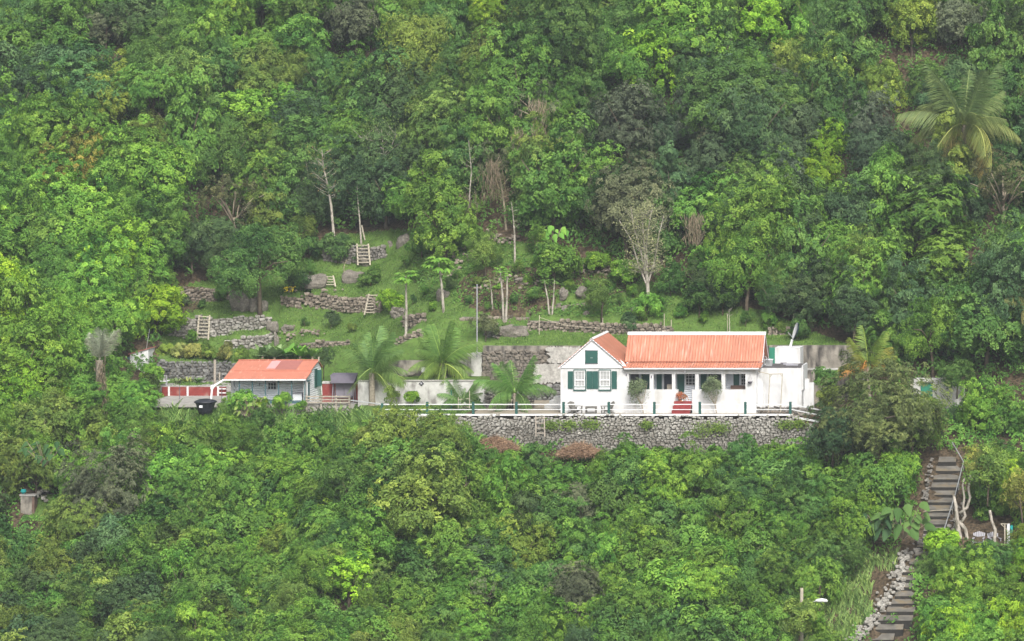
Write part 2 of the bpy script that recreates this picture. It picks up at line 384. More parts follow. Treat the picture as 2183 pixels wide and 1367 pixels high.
t.links.new(n1.outputs[0], gr.inputs[0])
sr = t.nodes.new('ShaderNodeValToRGB'); e = sr.color_ramp.elements
e[0].position = .35; e[0].color = (.035,.028,.018,1); e[1].position = .7; e[1].color = (.14,.105,.07,1)
t.links.new(n2.outputs[0], sr.inputs[0])
ad = t.nodes.new('ShaderNodeMath'); ad.operation = 'ADD'; t.links.new(a.outputs['Fac'], ad.inputs[0]); t.links.new(n2.outputs[0], ad.inputs[1])
mr = t.nodes.new('ShaderNodeMapRange'); mr.inputs[1].default_value = 1.12; mr.inputs[2].default_value = 1.5; t.links.new(ad.outputs[0], mr.inputs[0])
mx = t.nodes.new('ShaderNodeMix'); mx.data_type = 'RGBA'
t.links.new(mr.outputs[0], mx.inputs[0]); t.links.new(sr.outputs[0], mx.inputs[6]); t.links.new(gr.outputs[0], mx.inputs[7])
t.links.new(mx.outputs[2], b.inputs['Base Color'])
bp = t.nodes.new('ShaderNodeBump'); bp.inputs['Strength'].default_value = .6; bp.inputs['Distance'].default_value = .12
t.links.new(n2.outputs[0], bp.inputs['Height']); t.links.new(bp.outputs[0], b.inputs['Normal'])
ground = mobj('hillside_ground', npmesh('hillside_ground', V, Fq, gm, {'cover': cover}, True)); tag(ground, kind='structure')

# ---------------- stones ----------------
bm = bmesh.new(); bmesh.ops.create_icosphere(bm, subdivisions=1, radius=1)
ICV = np.array([v.co[:] for v in bm.verts]); ICF = np.array([[v.index for v in f.verts] for f in bm.faces]); bm.free()
bm = bmesh.new(); bmesh.ops.create_icosphere(bm, subdivisions=3, radius=1)
IC3V = np.array([v.co[:] for v in bm.verts]); IC3F = np.array([[v.index for v in f.verts] for f in bm.faces]); bm.free()
def stones_mesh(name, C, Sz, tone, m, boxy=.55):
    n = len(C); k = len(ICV); b = np.sign(ICV)*np.abs(ICV)**boxy*.85
    J = 1+rng.normal(0, .09, (n, k, 3))
    Vv = b[None]*J*Sz[:, None, :]
    a = rng.uniform(-.25, .25, n); ca, sa = np.cos(a), np.sin(a)
    x = Vv[..., 0]*ca[:, None]-Vv[..., 2]*sa[:, None]; z = Vv[..., 0]*sa[:, None]+Vv[..., 2]*ca[:, None]
    Vv = np.stack([x, Vv[..., 1], z], -1)+C[:, None, :]
    Fa = ICF[None]+(np.arange(n)*k)[:, None, None]
    return npmesh(name, Vv.reshape(-1, 3), Fa.reshape(-1, 3), m, {'tone': np.repeat(tone, len(ICF))}, False)
def stone_wall(name, line, hs_, m, label, cat='stone wall', sz=.24, thick=.35, tonefn=None, zb=None, group=None):
    """line: list of Vector (front foot), hs_: heights"""
    C = []; Z = []; T = []
    L = [0]
    for p, q in zip(line, line[1:]): L.append(L[-1]+math.hypot(q.x-p.x, q.y-p.y))
    tot = L[-1]; lx = [p.x for p in line]; ly = [p.y for p in line]; lz = [p.z for p in line]
    row = 0; z = 0; hmax = max(hs_)
    while z < hmax:
        rh = sz*random.uniform(.45, 1.0); s = -random.random()*sz
        while s < tot:
            wd = sz*random.uniform(.5, 1.9); c = min(max(s+wd/2, 0), tot)
            h = np.interp(c, L, hs_)*random.uniform(.93, 1.05)
            if z+rh*.4 < h:
                x, y, bz = np.interp(c, L, lx), np.interp(c, L, ly), np.interp(c, L, lz)
                zz = z+rh/2+random.uniform(-.05, .05)
                C.append((x, y+random.uniform(-.03, .03), bz-.15+zz)); Z.append((wd*.54, thick*.5, rh*random.uniform(.5, .72)))
                tt = random.betavariate(2, 2)
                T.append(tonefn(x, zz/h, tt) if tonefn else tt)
            s += wd
        z += rh*.9
    me = stones_mesh(name, np.array(C), np.array(Z), np.array(T), m)
    # mortar / earth core behind the faces
    o = mobj(name, me); cr = MB()
    for i in range(len(line)-1):
        p, q = line[i], line[i+1]; h0, h1 = hs_[i]*.9-.15, hs_[i+1]*.9-.15; t0 = thick*.06; t1 = thick*.9
        vs = [(p.x,p.y+t0,p.z-.6),(q.x,q.y+t0,q.z-.6),(q.x,q.y+t1,q.z-.6),(p.x,p.y+t1,p.z-.6),(p.x,p.y+t0,p.z+h0),(q.x,q.y+t0,q.z+h1),(q.x,q.y+t1,q.z+h1),(p.x,p.y+t1,p.z+h0)]
        cr.add(vs, [(0,3,2,1),(4,5,6,7),(0,1,5,4),(1,2,6,5),(2,3,7,6),(3,0,4,7)])
    c = cr.build('wall_core', M['mortar'], o)
    return tag(o, label, cat, group)
for lab, gp, hm, mt in WGEO:
    stone_wall('dry_stone_wall', [Vector((p.x, p.y, p.z)) for p in gp], hm, M[mt], lab, sz=.3, thick=.5)
def boulder(px, py, wpx, hpx, label, m='rock', y0=13.5, seed=None, dark=.5):
    p = G(px, py, y0); s = (p.y+D)/F*.88; r = np.random.default_rng(int(px*7+py))
    k = IC3V; d = r.normal(0, 1, (5, 3)); ph = r.uniform(0, 6, 5)
    n = sum(np.sin(k@(d[i]*2.2)+ph[i]) for i in range(5))*.15+r.normal(0, .035, len(k))
    v = np.sign(k)*np.abs(k)**.85*(1+n)[:, None]*np.array([wpx*s/2, wpx*s/2.4, hpx*s*.62])
    me = npmesh('boulder', v, IC3F, M[m], {'tone': np.clip(r.normal(dark, .12, len(IC3F)), 0, 1)}, False)
    o = mobj('boulder', me, loc=(p.x, p.y+wpx*s*.15, p.z+hpx*s*.25)); return tag(o, label, 'boulder', 'boulders in the garden')
for a_ in [(512,662,42,44,'tall grey boulder left of the garden tree trunk'),(548,664,34,38,'darker boulder right beside the tall one under the garden tree'),
 (672,612,52,34,'broad grey boulder left of the short leaning ladder'),(752,600,50,30,'flat brown boulder right of the short leaning ladder'),(580,702,22,26,'pale rounded boulder at the end of the pale stone wall'),
 (588,736,12,30,'upright slab stone above the banana plants'),(946,636,26,24,'pale boulder behind the second papaya trunk'),(1200,640,18,22,'small grey boulder right of the thin papaya pair'),
 (1240,642,26,20,'rounded grey boulder left of the feathery bush'),(1112,604,30,14,'low flat boulder in the middle of the bare slope'),(1355,664,18,16,'pale boulder right of the feathery bush'),
 (860,520,30,28,'pale rock outcrop right of the topmost ladder'),(828,528,24,16,'brown rock just right of the topmost ladder'),(1202,662,14,12,'small stone below the thin papaya pair'),
 (1190,655,12,10,'tiny stone left of the rising stone wall top'),(850,675,38,22,'dark boulder right of the steep ladder and bush'),(612,706,26,16,'flat stone right of the pale rounded boulder'),
 (1250,672,16,10,'flat tan stone below the feathery bush'),(770,565,40,22,'dark rock below the topmost ladder'),(1090,715,60,24,'wide pale rock above the patio back wall')]:
    boulder(*a_)

# ---------------- retaining walls, terraces ----------------
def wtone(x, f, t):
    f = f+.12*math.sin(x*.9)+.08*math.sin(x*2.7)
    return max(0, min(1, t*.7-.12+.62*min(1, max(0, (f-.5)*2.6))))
zf = float(H0(0, -.6))
line = [Vector((x, -.45+.0*x, float(H0(x, -.9))-.1)) for x in np.linspace(PX(815, 0), PX(1690, 0), 14)]
line += [Vector((PX(1730, -.3), -.6, float(H0(11.5, -.9))-.2))]
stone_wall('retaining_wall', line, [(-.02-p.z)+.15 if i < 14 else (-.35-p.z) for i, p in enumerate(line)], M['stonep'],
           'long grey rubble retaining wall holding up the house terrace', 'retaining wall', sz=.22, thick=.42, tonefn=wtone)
c = MB(); c.box(PX(812,0), PX(1690,0), -.5, -.12, .0, .10); c.build('terrace_kerb', M['trim']); tag(bpy.data.objects['terrace_kerb'], kind='structure')
# patio and terrace floor (structure)
p = MB(); xa = PX(1005, 1); p.box(xa, PX(1730, 5), -.12, 10.95, -.05, .012); tag(p.build('patio', M['patio']), kind='structure')
p = MB(); p.box(PX(330, 10), PX(482, 10), 7.7, 13.45, -.25, .02); tag(p.build('yard_slab', M['conc']), kind='structure')
p = MB(); p.box(PX(338, 14), PX(500, 14), 13.5, 17.4, .3, .72); tag(p.build('upper_slab', M['conc']), kind='structure')
# patio back wall: stone/concrete with plaster patches
Yb = 11.0
def wall(name, x0, x1, y0, y1, z0, z1, m, label, cat='wall'):
    b_ = MB().box(x0, x1, y0, y1, z0, z1); return tag(b_.build(name, M[m] if isinstance(m, str) else m), label, cat)
bw = empty('patio_wall', (PX(1110,Yb), Yb-.2, 0), 'tall stained grey wall behind the patio with a rough white plaster patch', 'wall')
MB().box(PX(1031,Yb), PX(1640,Yb), Yb-.25, Yb+.15, -.1, PZ(737,Yb)).build('wall_body', M['conc_dark'], bw)
# plaster patches with ragged outline and thickness
def ragged(x0, x1, z0, z1, y, th, seed, n=26, amp=.12):
    r = random.Random(seed); pts = []
    for i in range(n): pts.append((x0+(x1-x0)*i/n, z0+r.uniform(-amp, amp)))
    for i in range(n//2): pts.append((x1+r.uniform(-amp, amp)*.4, z0+(z1-z0)*i/(n//2)))
    for i in range(n): pts.append((x1+(x0-x1)*i/n, z1+r.uniform(-amp, amp)*.4))
    for i in range(n//2): pts.append((x0+r.uniform(-amp, amp), z1+(z0-z1)*i/(n//2)))
    k = len(pts); vs = [(a, y-th, c_) for a, c_ in pts]+[(a, y, c_) for a, c_ in pts]
    return vs, [tuple(range(k))]+[(i, i+k, (i+1) % k+k, (i+1) % k) for i in range(k)]
m_ = MB(); m_.add(*ragged(PX(1142,Yb), PX(1215,Yb), PZ(815,Yb), PZ(775,Yb), Yb-.56, .08, 3)); m_.add(*ragged(PX(1172,Yb), PX(1240,Yb), PZ(776,Yb), PZ(738,Yb), Yb-.56, .10, 5, amp=.2)); m_.build('plaster_patch', M['plaster'], bw)
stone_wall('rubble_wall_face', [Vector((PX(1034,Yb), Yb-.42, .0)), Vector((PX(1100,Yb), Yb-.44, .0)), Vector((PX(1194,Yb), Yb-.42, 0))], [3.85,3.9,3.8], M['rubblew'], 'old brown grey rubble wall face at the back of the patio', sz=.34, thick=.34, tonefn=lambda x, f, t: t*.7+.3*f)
stone_wall('wall_base_stones', [Vector((PX(1062,Yb), Yb-.8, .05)), Vector((PX(1194,Yb), Yb-.75, .05))], [.9, 1.25], M['stoneb'], 'dark rough stone footing along the foot of the patio back wall', sz=.3, thick=.5)
# dark stained wall right
bw2 = empty('tank_yard_wall', (PX(1760,Yb), Yb, 0), 'dark stained concrete wall right of the white tank block', 'wall')
MB().box(PX(1641,Yb), PX(1808,Yb), Yb-.24, Yb+.16, 0, PZ(736,Yb)).build('wall_body', M['conc_dark'], bw2)
MB().box(PX(1641,Yb), PX(1812,Yb), Yb-.5, Yb-.245, PZ(788,Yb), PZ(784,Yb)).build('ledge', M['wallwhite'], bw2)
MB().box(PX(1641,Yb), PX(1812,Yb), Yb-.45, Yb-.245, 0, PZ(788,Yb)-.003).build('footing', M['conc_dark'], bw2)
stone_wall('curved_stone_edge', [Vector((PX(1808,Yb)+.1, Yb-.2, 2.6)), Vector((PX(1822,9.5), 9.3, 2.0)), Vector((PX(1842,8.2), 8.0, 1.4))], [1.6, 1.5, 1.4], M['stonep'], 'pale rubble wall end curving down beside the young yellow palm', sz=.25, thick=.4)
# grey block at the left of the patio wall
wall('block_wall', PX(966,Yb), PX(1006,Yb), Yb-.2, Yb+.2, 1.5, PZ(753,Yb), 'plaster', 'pale grey block wall behind the second coconut palm')
wall('white_wall_end', PX(1007,Yb), PX(1030,Yb), Yb-.4, Yb+.2, 0, PZ(752,Yb), 'wallwhite', 'white plastered wall end beside the tall white pole')
wall('rough_back_wall', PX(822,Yb), PX(965,Yb), Yb-.22, Yb+.2, 1.5, PZ(768,Yb), 'conc_dark', 'rough brown grey wall above the low white garden wall')
ws = empty('white_plaque', W3(903,788,Yb-.3)-Vector((0,0,.2)), 'small pale square plaque on the rough brown grey wall', 'plaque')
MB().box(PX(898,Yb-.3), PX(909,Yb-.3), Yb-.26, Yb-.225, PZ(794,Yb-.3), PZ(783,Yb-.3)).build('plate', M['trim'], ws)
ws2 = boulder(872, 803, 26, 12, 'grey stone slab table on the bed above the low white wall', y0=7.2)
# low white garden wall
lw = empty('low_white_wall', (PX(900,7), 6.9, 0), 'long low peeling white garden wall behind the coconut palms', 'wall')
MB().box(PX(765,7), PX(1040,7), 6.72, 7.02, -.1, PZ(812,7)).build('wall_body', M['wallwhite'], lw)
MB().box(PX(766,7), PX(1035,7), 6.66, 7.06, PZ(812,7), PZ(810,7)).build('coping', M['conc'], lw)
stone_wall('stone_wall_return', [Vector((PX(1042,6.4), 5.6, 0)), Vector((PX(1050,6.8), 6.9, 0)), Vector((PX(1060,8), 8.4, 0))], [1.65,1.7,1.5], M['stone'], 'rough stone wall end at the left of the patio', sz=.26, thick=.5)
d = empty('lantern_plaque', W3(898,818,6.6), 'small black diamond plaque hung on the low white wall', 'plaque')
q = PX(898,6.6); zz = PZ(818,6.6); MB().add([(q-.17,6.64,zz),(q,6.64,zz-.17),(q+.17,6.64,zz),(q,6.64,zz+.17),(q-.17,6.715,zz),(q,6.715,zz-.17),(q+.17,6.715,zz),(q,6.715,zz+.17)], [(0,1,2,3),(4,7,6,5),(0,4,5,1),(1,5,6,2),(2,6,7,3),(3,7,4,0)]).build('plate', M['black'], d)
MB().box(q-.07,q+.07,6.61,6.638,zz-.06,zz+.08).build('emblem', M['greyplas'], d)
# cottage side walls of the yard
rw = empty('red_yard_wall', (PX(420,13.5), 13.4, 0), 'oxide red low wall under the pale concrete slab left of the cottage', 'wall')
MB().box(PX(346,13.4), PX(482,13.4), 13.32, 13.49, 0, .66).build('wall_body', M['red'], rw)
for q in (358, 398, 463): MB().box(PX(q,13.2), PX(q+3.5,13.2), 13.2, 13.31, 0, .72).build('post', M['trim'], rw)
for zz in (.25, .55): MB().box(PX(466,13.2), PX(482,13.2), 13.16, 13.2, zz-.04, zz+.04).build('rail', M['trim'], rw)
stone_wall('dark_stone_wall', [Vector((PX(338,17.4), 17.1, .7)), Vector((PX(505,17.4), 17.2, .7))], [1.7,1.65], M['stoneb'], 'dark round stone wall with mortar specks behind the yard slab', sz=.34, thick=.4)
rw = empty('red_garden_wall', (PX(725,9), 9, 0), 'oxide red wall behind the canopy swing right of the cottage', 'wall')
MB().box(PX(688,9), PX(766,9), 8.9, 9.1, 0, PZ(818,9)).build('wall_body', M['red'], rw)
MB().box(PX(688,9), PX(766,9), 8.86, 9.14, PZ(818,9)+.002, PZ(813,9)).build('coping', M['wallwhite'], rw)
stone_wall('cottage_footing', [Vector((PX(560,7.5), 7.45, -.7)), Vector((PX(745,7.5), 7.45, -.75))], [.78,.78], M['stonep'], 'pale stone footing under the wooden rail beside the cottage', sz=.26, thick=.4)
p = MB(); p.box(PX(560,9), PX(770,9), 7.62, 11.5, -.6, .015); tag(p.build('cottage_terrace', M['conc']), kind='structure')

# ---------------- main house ----------------
YF = 1.3
hx = lambda px: PX(px, YF)
hz = lambda py: PZ(py, YF)
house = empty('house', (hx(1400), YF+2, 0), 'white one storey house with gabled left end, open veranda and long salmon red corrugated roof', 'house')
XL, XM, XR = hx(1195), hx(1332), hx(1613); ZE = hz(782)
b = MB()
# gabled block (front gable wall as pentagon prism)
ap = (XL+XM)/2-.03; ZA = hz(724)
b.add([(XL,YF,-.05),(XM,YF,-.05),(XM,YF,ZE),(ap,YF,ZA),(XL,YF,ZE),(XL,7,-.05),(XM,7,-.05),(XM,7,ZE),(ap,7,ZA),(XL,7,ZE)],
      [(0,1,2,3,4),(9,8,7,6,5),(0,4,9,5),(1,6,7,2),(0,5,6,1)])
b.build('gable_block_wall', M['white'], house)
# weatherboards of the gable triangle, proud of the render
g = MB(); nb = 12
for i in range(nb):
    z0 = ZE+.02+(ZA-.1-ZE)*i/nb; z1 = z0+(ZA-.1-ZE)/nb-.012
    f0 = (z0-ZE)/(ZA-ZE); f1 = (z1-ZE)/(ZA-ZE)
    xa0, xb0 = XL+(ap-XL)*f0, XM+(ap-XM)*f0; xa1, xb1 = XL+(ap-XL)*f1, XM+(ap-XM)*f1
    g.add([(xa0,YF-.035,z0),(xb0,YF-.035,z0),(xb1,YF-.012,z1),(xa1,YF-.012,z1),(xa0,YF-.002,z0),(xb0,YF-.002,z0),(xb1,YF-.002,z1),(xa1,YF-.002,z1)],
          [(0,1,2,3),(4,7,6,5),(0,4,5,1),(1,5,6,2),(2,6,7,3),(3,7,4,0)])
g.build('gable_boards', M['trim'], house)
MB().box(XL-.08, XM+.05, YF-.07, YF-.036, ZE-.09, ZE+.02).build('gable_band', M['trim'], house)
# gable roof, two slopes
ov = .16; dz = (ZA-ZE)/(ap-XL)
def gslope(x1, nm):
    sgn = -1 if x1 < ap else 1; xe = x1+sgn*ov; ze = ZE-dz*ov*.9
    m_ = MB(); m_.slab([(ap, YF-.16, ZA+.1), (ap, 7.15, ZA+.1), (xe, 7.15, ze+.08), (xe, YF-.16, ze+.08)], .05)
    return m_.build(nm, M['roofy'], house)
gslope(XL, 'roof'); gslope(XM, 'roof')
rc = MB()
rc.slab([(ap-.0, YF-.2, ZA+.16), (ap-.0, 7.17, ZA+.16), (ap-.17, 7.17, ZA+.0), (ap-.17, YF-.2, ZA+.0)], .03)
rc.slab([(ap+.0, YF-.2, ZA+.16), (ap+.0, 7.17, ZA+.16), (ap+.13, 7.17, ZA+.04), (ap+.13, YF-.2, ZA+.04)], .03)
rc.build('ridge_cap', M['trim'], house)
fl = MB(); fl.slab([(XM-.34, YF-.1, ZE+.5), (XM-.10, YF-.1, ZE+.36), (XM+.15, YF-.16, ZE+.03), (XM-.05, YF-.17, ZE+.10)], .03); fl.build('valley_flashing', M['trim'], house)
for sgn, x1 in ((-1, XL), (1, XM)):
    m_ = MB(); m_.bar((ap, YF-.15, ZA+.03), (x1+sgn*ov, YF-.15, ZE-dz*ov*.9+.0), .03, .05); m_.build('bargeboard', M['clapg'], house)
# attic door
a_ = MB(); y = YF-.02
a_.box(hx(1248), hx(1274.5), y-.06, y-.02, hz(774.5), hz(748)); ad_ = a_.build('attic_shutter', M['green'], house)
MB().box(hx(1259), hx(1264), y-.075, y-.061, hz(763.5), hz(762.3)).build('handle', M['metal'], ad_)
for z0_, z1_ in ((748, 746.8), (775.6, 774.5)): MB().box(hx(1247), hx(1275.5), y-.05, y-.018, hz(z0_), hz(z1_)).build('shutter_trim', M['mauve'], house)
# front windows of gabled block
def sash(x0, x1):
    y = YF; wd = MB()
    X0, X1, Z0, Z1 = hx(x0), hx(x1), hz(831), hz(789.5)
    for (p, q, r_, s_) in ((X0-.05,X1+.05,Z1,Z1+.06),(X0-.07,X1+.07,Z0-.07,Z0)): wd.box(p, q, y-.09, y-.002, r_, s_)
    for p in (X0-.05, X1-.005): wd.box(p, p+.055, y-.08, y-.002, Z0, Z1)
    o = wd.build('window', M['green'], house)
    fr = MB(); t = .075
    for p in (X0+.006, X1-.006-t): fr.box(p, p+t, y-.06, y-.004, Z0+.02, Z1)
    fr.box(X0+.006+t, X1-.006-t, y-.06, y-.004, Z1-.09, Z1); zm = hz(810)
    fr.box(X0+.006+t, X1-.006-t, y-.06, y-.004, zm-.05, zm+.03)
    fr.box(X0+.006+t, X1-.006-t, y-.06, y-.004, hz(824)-.02, hz(824)+.05)
    fr.box(X0+.006+t, X1-.006-t, y-.055, y-.004, Z0+.02, hz(825.5))
    fr.build('frame', M['trim'], o)
    sl_ = MB().box(X0+.02, X1-.02, y-.075, y-.062, hz(825.4), hz(824)).build('sill', M['green'], o)
    pn = MB(); pn.box(X0+.09, X1-.09, y-.014, y-.003, hz(824)+.05, Z1-.09); pn.build('curtain', M['curtain'], o)
    mu = MB()
    for k in (1, 2):
        xx = X0+(X1-X0)*k/3; mu.box(xx-.014, xx+.014, y-.03, y-.0145, hz(824)+.05, zm-.05); mu.box(xx-.014, xx+.014, y-.03, y-.0145, zm+.03, Z1-.09)
    zz = (hz(824)+zm)/2; mu.box(X0+.09, X1-.09, y-.034, y-.031, zz-.012, zz+.012); zz = (Z1+zm)/2; mu.box(X0+.09, X1-.09, y-.034, y-.031, zz-.012, zz+.012)
    mu.build('glazing_bars', M['trim'], o)
sash(1224.5, 1248); sash(1278, 1301.5)
def shutter(x0, x1, z0=829, z1=791.5, y=YF, m='green', par=house, n=1):
    for i in range(n):
        a0 = x0+(x1-x0)*i/n; a1 = x0+(x1-x0)*(i+1)/n
        m_ = MB(); X0, X1, Z0, Z1 = PX(a0, y)+.008, PX(a1, y)-.008, PZ(z0, y), PZ(z1, y)
        m_.box(X0, X1, y-.055, y-.01, Z0, Z1)
        nsl = 9
        for k in range(nsl):
            za = Z0+.06+(Z1-Z0-.12)*k/nsl; m_.box(X0+.05, X1-.05, y-.068, y-.0555, za, za+.045)
        m_.build('shutter', M[m], par)
shutter(1210.5, 1222); shutter(1250.5, 1275.5, n=2); shutter(1304, 1315.5)
# main block: veranda front with openings
ops = [(1341,1385),(1393,1432.5),(1439.5,1482),(1489.5,1538),(1546,1589)]
YB = YF+1.35; ZO = hz(797.5); ZP = hz(831)
m_ = MB(); th = .28
m_.box(XM+.001, XR, YF, YF+th, ZO, ZE-.08)                       # beam
prev = XM+.001
for a0, a1 in ops: m_.box(prev, hx(a0), YF, YF+th, ZP+.002, ZO-.002); prev = hx(a1)
m_.box(prev, XR, YF, YF+th, ZP+.002, ZO-.002)
m_.build('veranda_piers', M['white'], house)
m_ = MB(); m_.box(XM+.001, hx(1446), YF, YF+th, .0, ZP); m_.box(hx(1475.5), XR, YF, YF+th, .0, ZP); m_.build('parapet', M['white'], house)
m_ = MB(); m_.box(XM+.001, hx(1438)-.01, YF-.07, YF-.002, 0, hz(857.5)); m_.box(hx(1476)+.01, XR, YF-.07, YF-.002, 0, hz(857.5)); m_.build('plinth', M['white'], house)
MB().box(XM+.02, XR-.02, YF+th, YB, -.02, hz(866)).build('veranda_floor', M['conc'], house)
m_ = MB(); m_.box(XM+.001, XR, YB, YB+.15, 0, 3.4); m_.build('inner_wall', M['inner'], house)
for x0_, x1_ in ((XR-.2, XR-.002), (XM+.001, XM+.1)): MB().box(x0_, x1_, YF+th, YB, 0, 3.2).build('veranda_side_wall', M['clapg'], house)
MB().box(XM+.01, XR-.01, YF+th, YB, 3.2, 3.26).build('veranda_ceiling', M['inner'], house)
# back mass
YR = 5.4
m_ = MB(); m_.box(XM+.01, XR, YB+.15, YR-.05, -.02, 3.3); m_.build('back_wall', M['white'], house)
# end gables (small triangles)
yr = 3.4; ZR = PZ(710, yr)
for x0, x1 in ((XR-.12, XR), (XM+.0, XM+.12)):
    m_ = MB(); pf_ = [(YF+.1, 3.2), (2.0, PZ(773,2.0)-.1), (yr, ZR-.2), (YR-.1, 3.2)]
    m_.add([(x0,a_,c_) for a_,c_ in pf_]+[(x1,a_,c_) for a_,c_ in pf_], [(0,1,2,3),(7,6,5,4),(0,4,5,1),(1,5,6,2),(2,6,7,3),(3,7,4,0)])
    m_.build('gable_wall', M['clapg'], house)
x0r, x1r = XM-.12, PX(1622, .95)
yb_ = 2.0; zb_ = PZ(773, yb_)+.03
m_ = MB(); m_.slab([(x0r, .92, PZ(783.5,.92)), (x1r, .92, PZ(783.5,.92)), (x1r, yb_+.06, zb_-.02), (x0r+.25, yb_+.06, zb_-.02)], .04); m_.build('roof_skirt', M['roof'], house)
m_ = MB(); m_.slab([(x0r, yb_, zb_+.04), (x1r, yb_, zb_+.04), (x1r, yr, ZR), (x0r, yr, ZR)], .05); m_.build('roof', M['roof'], house)
m_ = MB(); m_.slab([(x0r, yr+.002, ZR), (x1r, yr+.002, ZR), (x1r, YR+.15, 3.3), (x0r, YR+.15, 3.3)], .05); m_.build('roof', M['roof'], house)
m_ = MB(); m_.slab([(x0r-.03, yr-.12, ZR-.13), (x1r+.03, yr-.12, ZR-.13), (x1r+.03, yr+.01, ZR+.09), (x0r-.03, yr+.01, ZR+.09)], .02)
m_.slab([(x0r-.03, yr+.01, ZR+.09), (x1r+.03, yr+.01, ZR+.09), (x1r+.03, yr+.2, ZR-.12), (x0r-.03, yr+.2, ZR-.12)], .02); m_.build('ridge_cap', M['trim'], house)
for (ya, za, yb2, zb2) in ((yb_, zb_-.03, yr, ZR-.06), (yr, ZR-.06, YR+.1, 3.25)):
    m_ = MB(); m_.bar((x1r-.02, ya, za), (x1r-.02, yb2, zb2), .03, .12); m_.build('bargeboard', M['clapg'], house)
m_ = MB(); m_.box(XM+.02, PX(1618,.95), .90, .96, PZ(787.5,.93), PZ(784.6,.93)); m_.build('gutter', M['trim'], house)
# veranda inside: shutters, windows, doors
iy = YB
def panes(x0, x1, z0, z1, cols, rows, nm='window', par=house):
    X0, X1, Z0, Z1 = PX(x0, iy), PX(x1, iy), PZ(z0, iy), PZ(z1, iy); t = .06
    f = MB(); f.box(X0, X0+t, iy-.06, iy-.002, Z0, Z1); f.box(X1-t, X1, iy-.06, iy-.002, Z0, Z1); f.box(X0+t, X1-t, iy-.06, iy-.002, Z0, Z0+t); f.box(X0+t, X1-t, iy-.06, iy-.002, Z1-t, Z1)
    for i in range(1, cols): xx = X0+(X1-X0)*i/cols; f.box(xx-.015, xx+.015, iy-.05, iy-.012, Z0+t, Z1-t)
    for j in range(1, rows): zz = Z0+(Z1-Z0)*j/rows; f.box(X0+t, X1-t, iy-.055, iy-.051, zz-.015, zz+.015)
    o = f.build(nm, M['trim'], par); MB().box(X0+t, X1-t, iy-.011, iy-.003, Z0+t, Z1-t).build('pane', M['dark'], o); return o
def panel(x0, x1, z0, z1, m, nm, d=.05, par=house):
    X0, X1, Z0, Z1 = PX(x0, iy), PX(x1, iy), PZ(z0, iy), PZ(z1, iy)
    o = MB(); o.box(X0, X1, iy-d, iy-.002, Z0, Z1); o.box(X0+.06, X1-.06, iy-d-.012, iy-d-.0005, Z0+.15, (Z0+Z1)/2-.06); o.box(X0+.06, X1-.06, iy-d-.012, iy-d-.0005, (Z0+Z1)/2+.06, Z1-.15)
    return o.build(nm, M[m], par)
iyp = 0
panel(1345, 1362, 868, 790, 'mauve', 'door'); panel(1368, 1392, 868, 790, 'green', 'shutter')
panel(1400, 1411, 868, 790, 'green', 'shutter'); panel(1416, 1440, 868, 790, 'room', 'doorway_dark_panel')  # doorway is a solid panel with the room's darkness painted on
MB().box(PX(1412,iy), PX(1415,iy), iy-.07, iy-.002, 0, PZ(790,iy)).build('door_frame', M['trim'], house)
panel(1444, 1459, 836, 790, 'green', 'shutter'); panes(1461, 1483, 822, 793, 3, 4); panel(1484, 1490, 836, 790, 'green', 'shutter')
panel(1494, 1507, 868, 790, 'green', 'shutter'); panel(1511, 1543, 868, 790, 'room', 'doorway_dark_panel')
MB().box(PX(1507.5,iy), PX(1510,iy), iy-.07, iy-.002, 0, PZ(790,iy)).build('door_frame', M['trim'], house)
panel(1564, 1576, 826, 790, 'green', 'shutter'); panes(1579, 1597, 822, 793, 3, 4)
# steps
st = MB()
for i in range(3): st.box(hx(1437+i*.8), hx(1475.5), .2+.36*i, YF-.075, 0.016, .29*(i+1))
st.build('front_steps', M['redstep'], house)
st = MB()
for i, (a0, zt) in enumerate(((1163, 868), (1173, 860), (1182, 852))): st.box(PX(a0, 4.6), XL-.002, 4.2, 5.2, 0.016+.28*i, .016+.28*(i+1)-.002)
st.build('side_steps', M['white'], house)
# small wall fittings
lamp = MB().lathe((hx(1461), YF-.09, hz(791.5)), [(.02,.12),(.07,.05),(.09,-.05),(.05,-.1)], 10).build('porch_lamp', M['paper'], house)
for q in (1335.5, 1389): MB().box(hx(q)-.03, hx(q)+.03, YF-.06, YF-.002, hz(801 if q < 1340 else 806), hz(797 if q < 1340 else 801)).build('wall_lantern', M['mauve'], house)
# right annex, flat roof
ann = empty('annex', (PX(1660,2), 3, 0), 'white flat roofed annex at the right end of the house', 'annex')
ya = 1.75
MB().box(XR+.004, PX(1709,ya), ya, ya+3.4, -.02, PZ(785,ya)).build('wall', M['white'], ann)
MB().box(XR+.004, PX(1628,ya), ya-.12, ya-.004, 0, PZ(786,ya)).build('corner_pier', M['white'], ann)
MB().box(XR+.25, PX(1706,ya), ya+.06, ya+3.3, PZ(785,ya)+.002, PZ(785,ya)+.03).build('roof', M['roofdark'], ann)
MB().box(PX(1709,ya)+.003, PX(1712,ya), ya+.1, ya+2.4, 1.6, PZ(783,ya)+.1).build('end_parapet', M['white'], ann)
tb = empty('tank_block', (PX(1670,5), 5.6, 0), 'plain white tank block with a dark green side door behind the annex roof', 'outbuilding')
yt = 5.2
MB().box(PX(1652,yt), PX(1706,yt), yt, yt+1.8, 0, PZ(742,yt)).build('wall', M['white'], tb)
o = MB(); o.box(PX(1640,yt), PX(1652,yt)-.004, yt-.03, yt+.05, PZ(779,yt), PZ(741,yt)); o.build('side_door', M['green2'], tb)
MB().box(PX(1664,yt), PX(1677,yt), yt-.03, yt-.002, PZ(774.8,yt), PZ(773,yt)).build('vent', M['mauve'], tb)
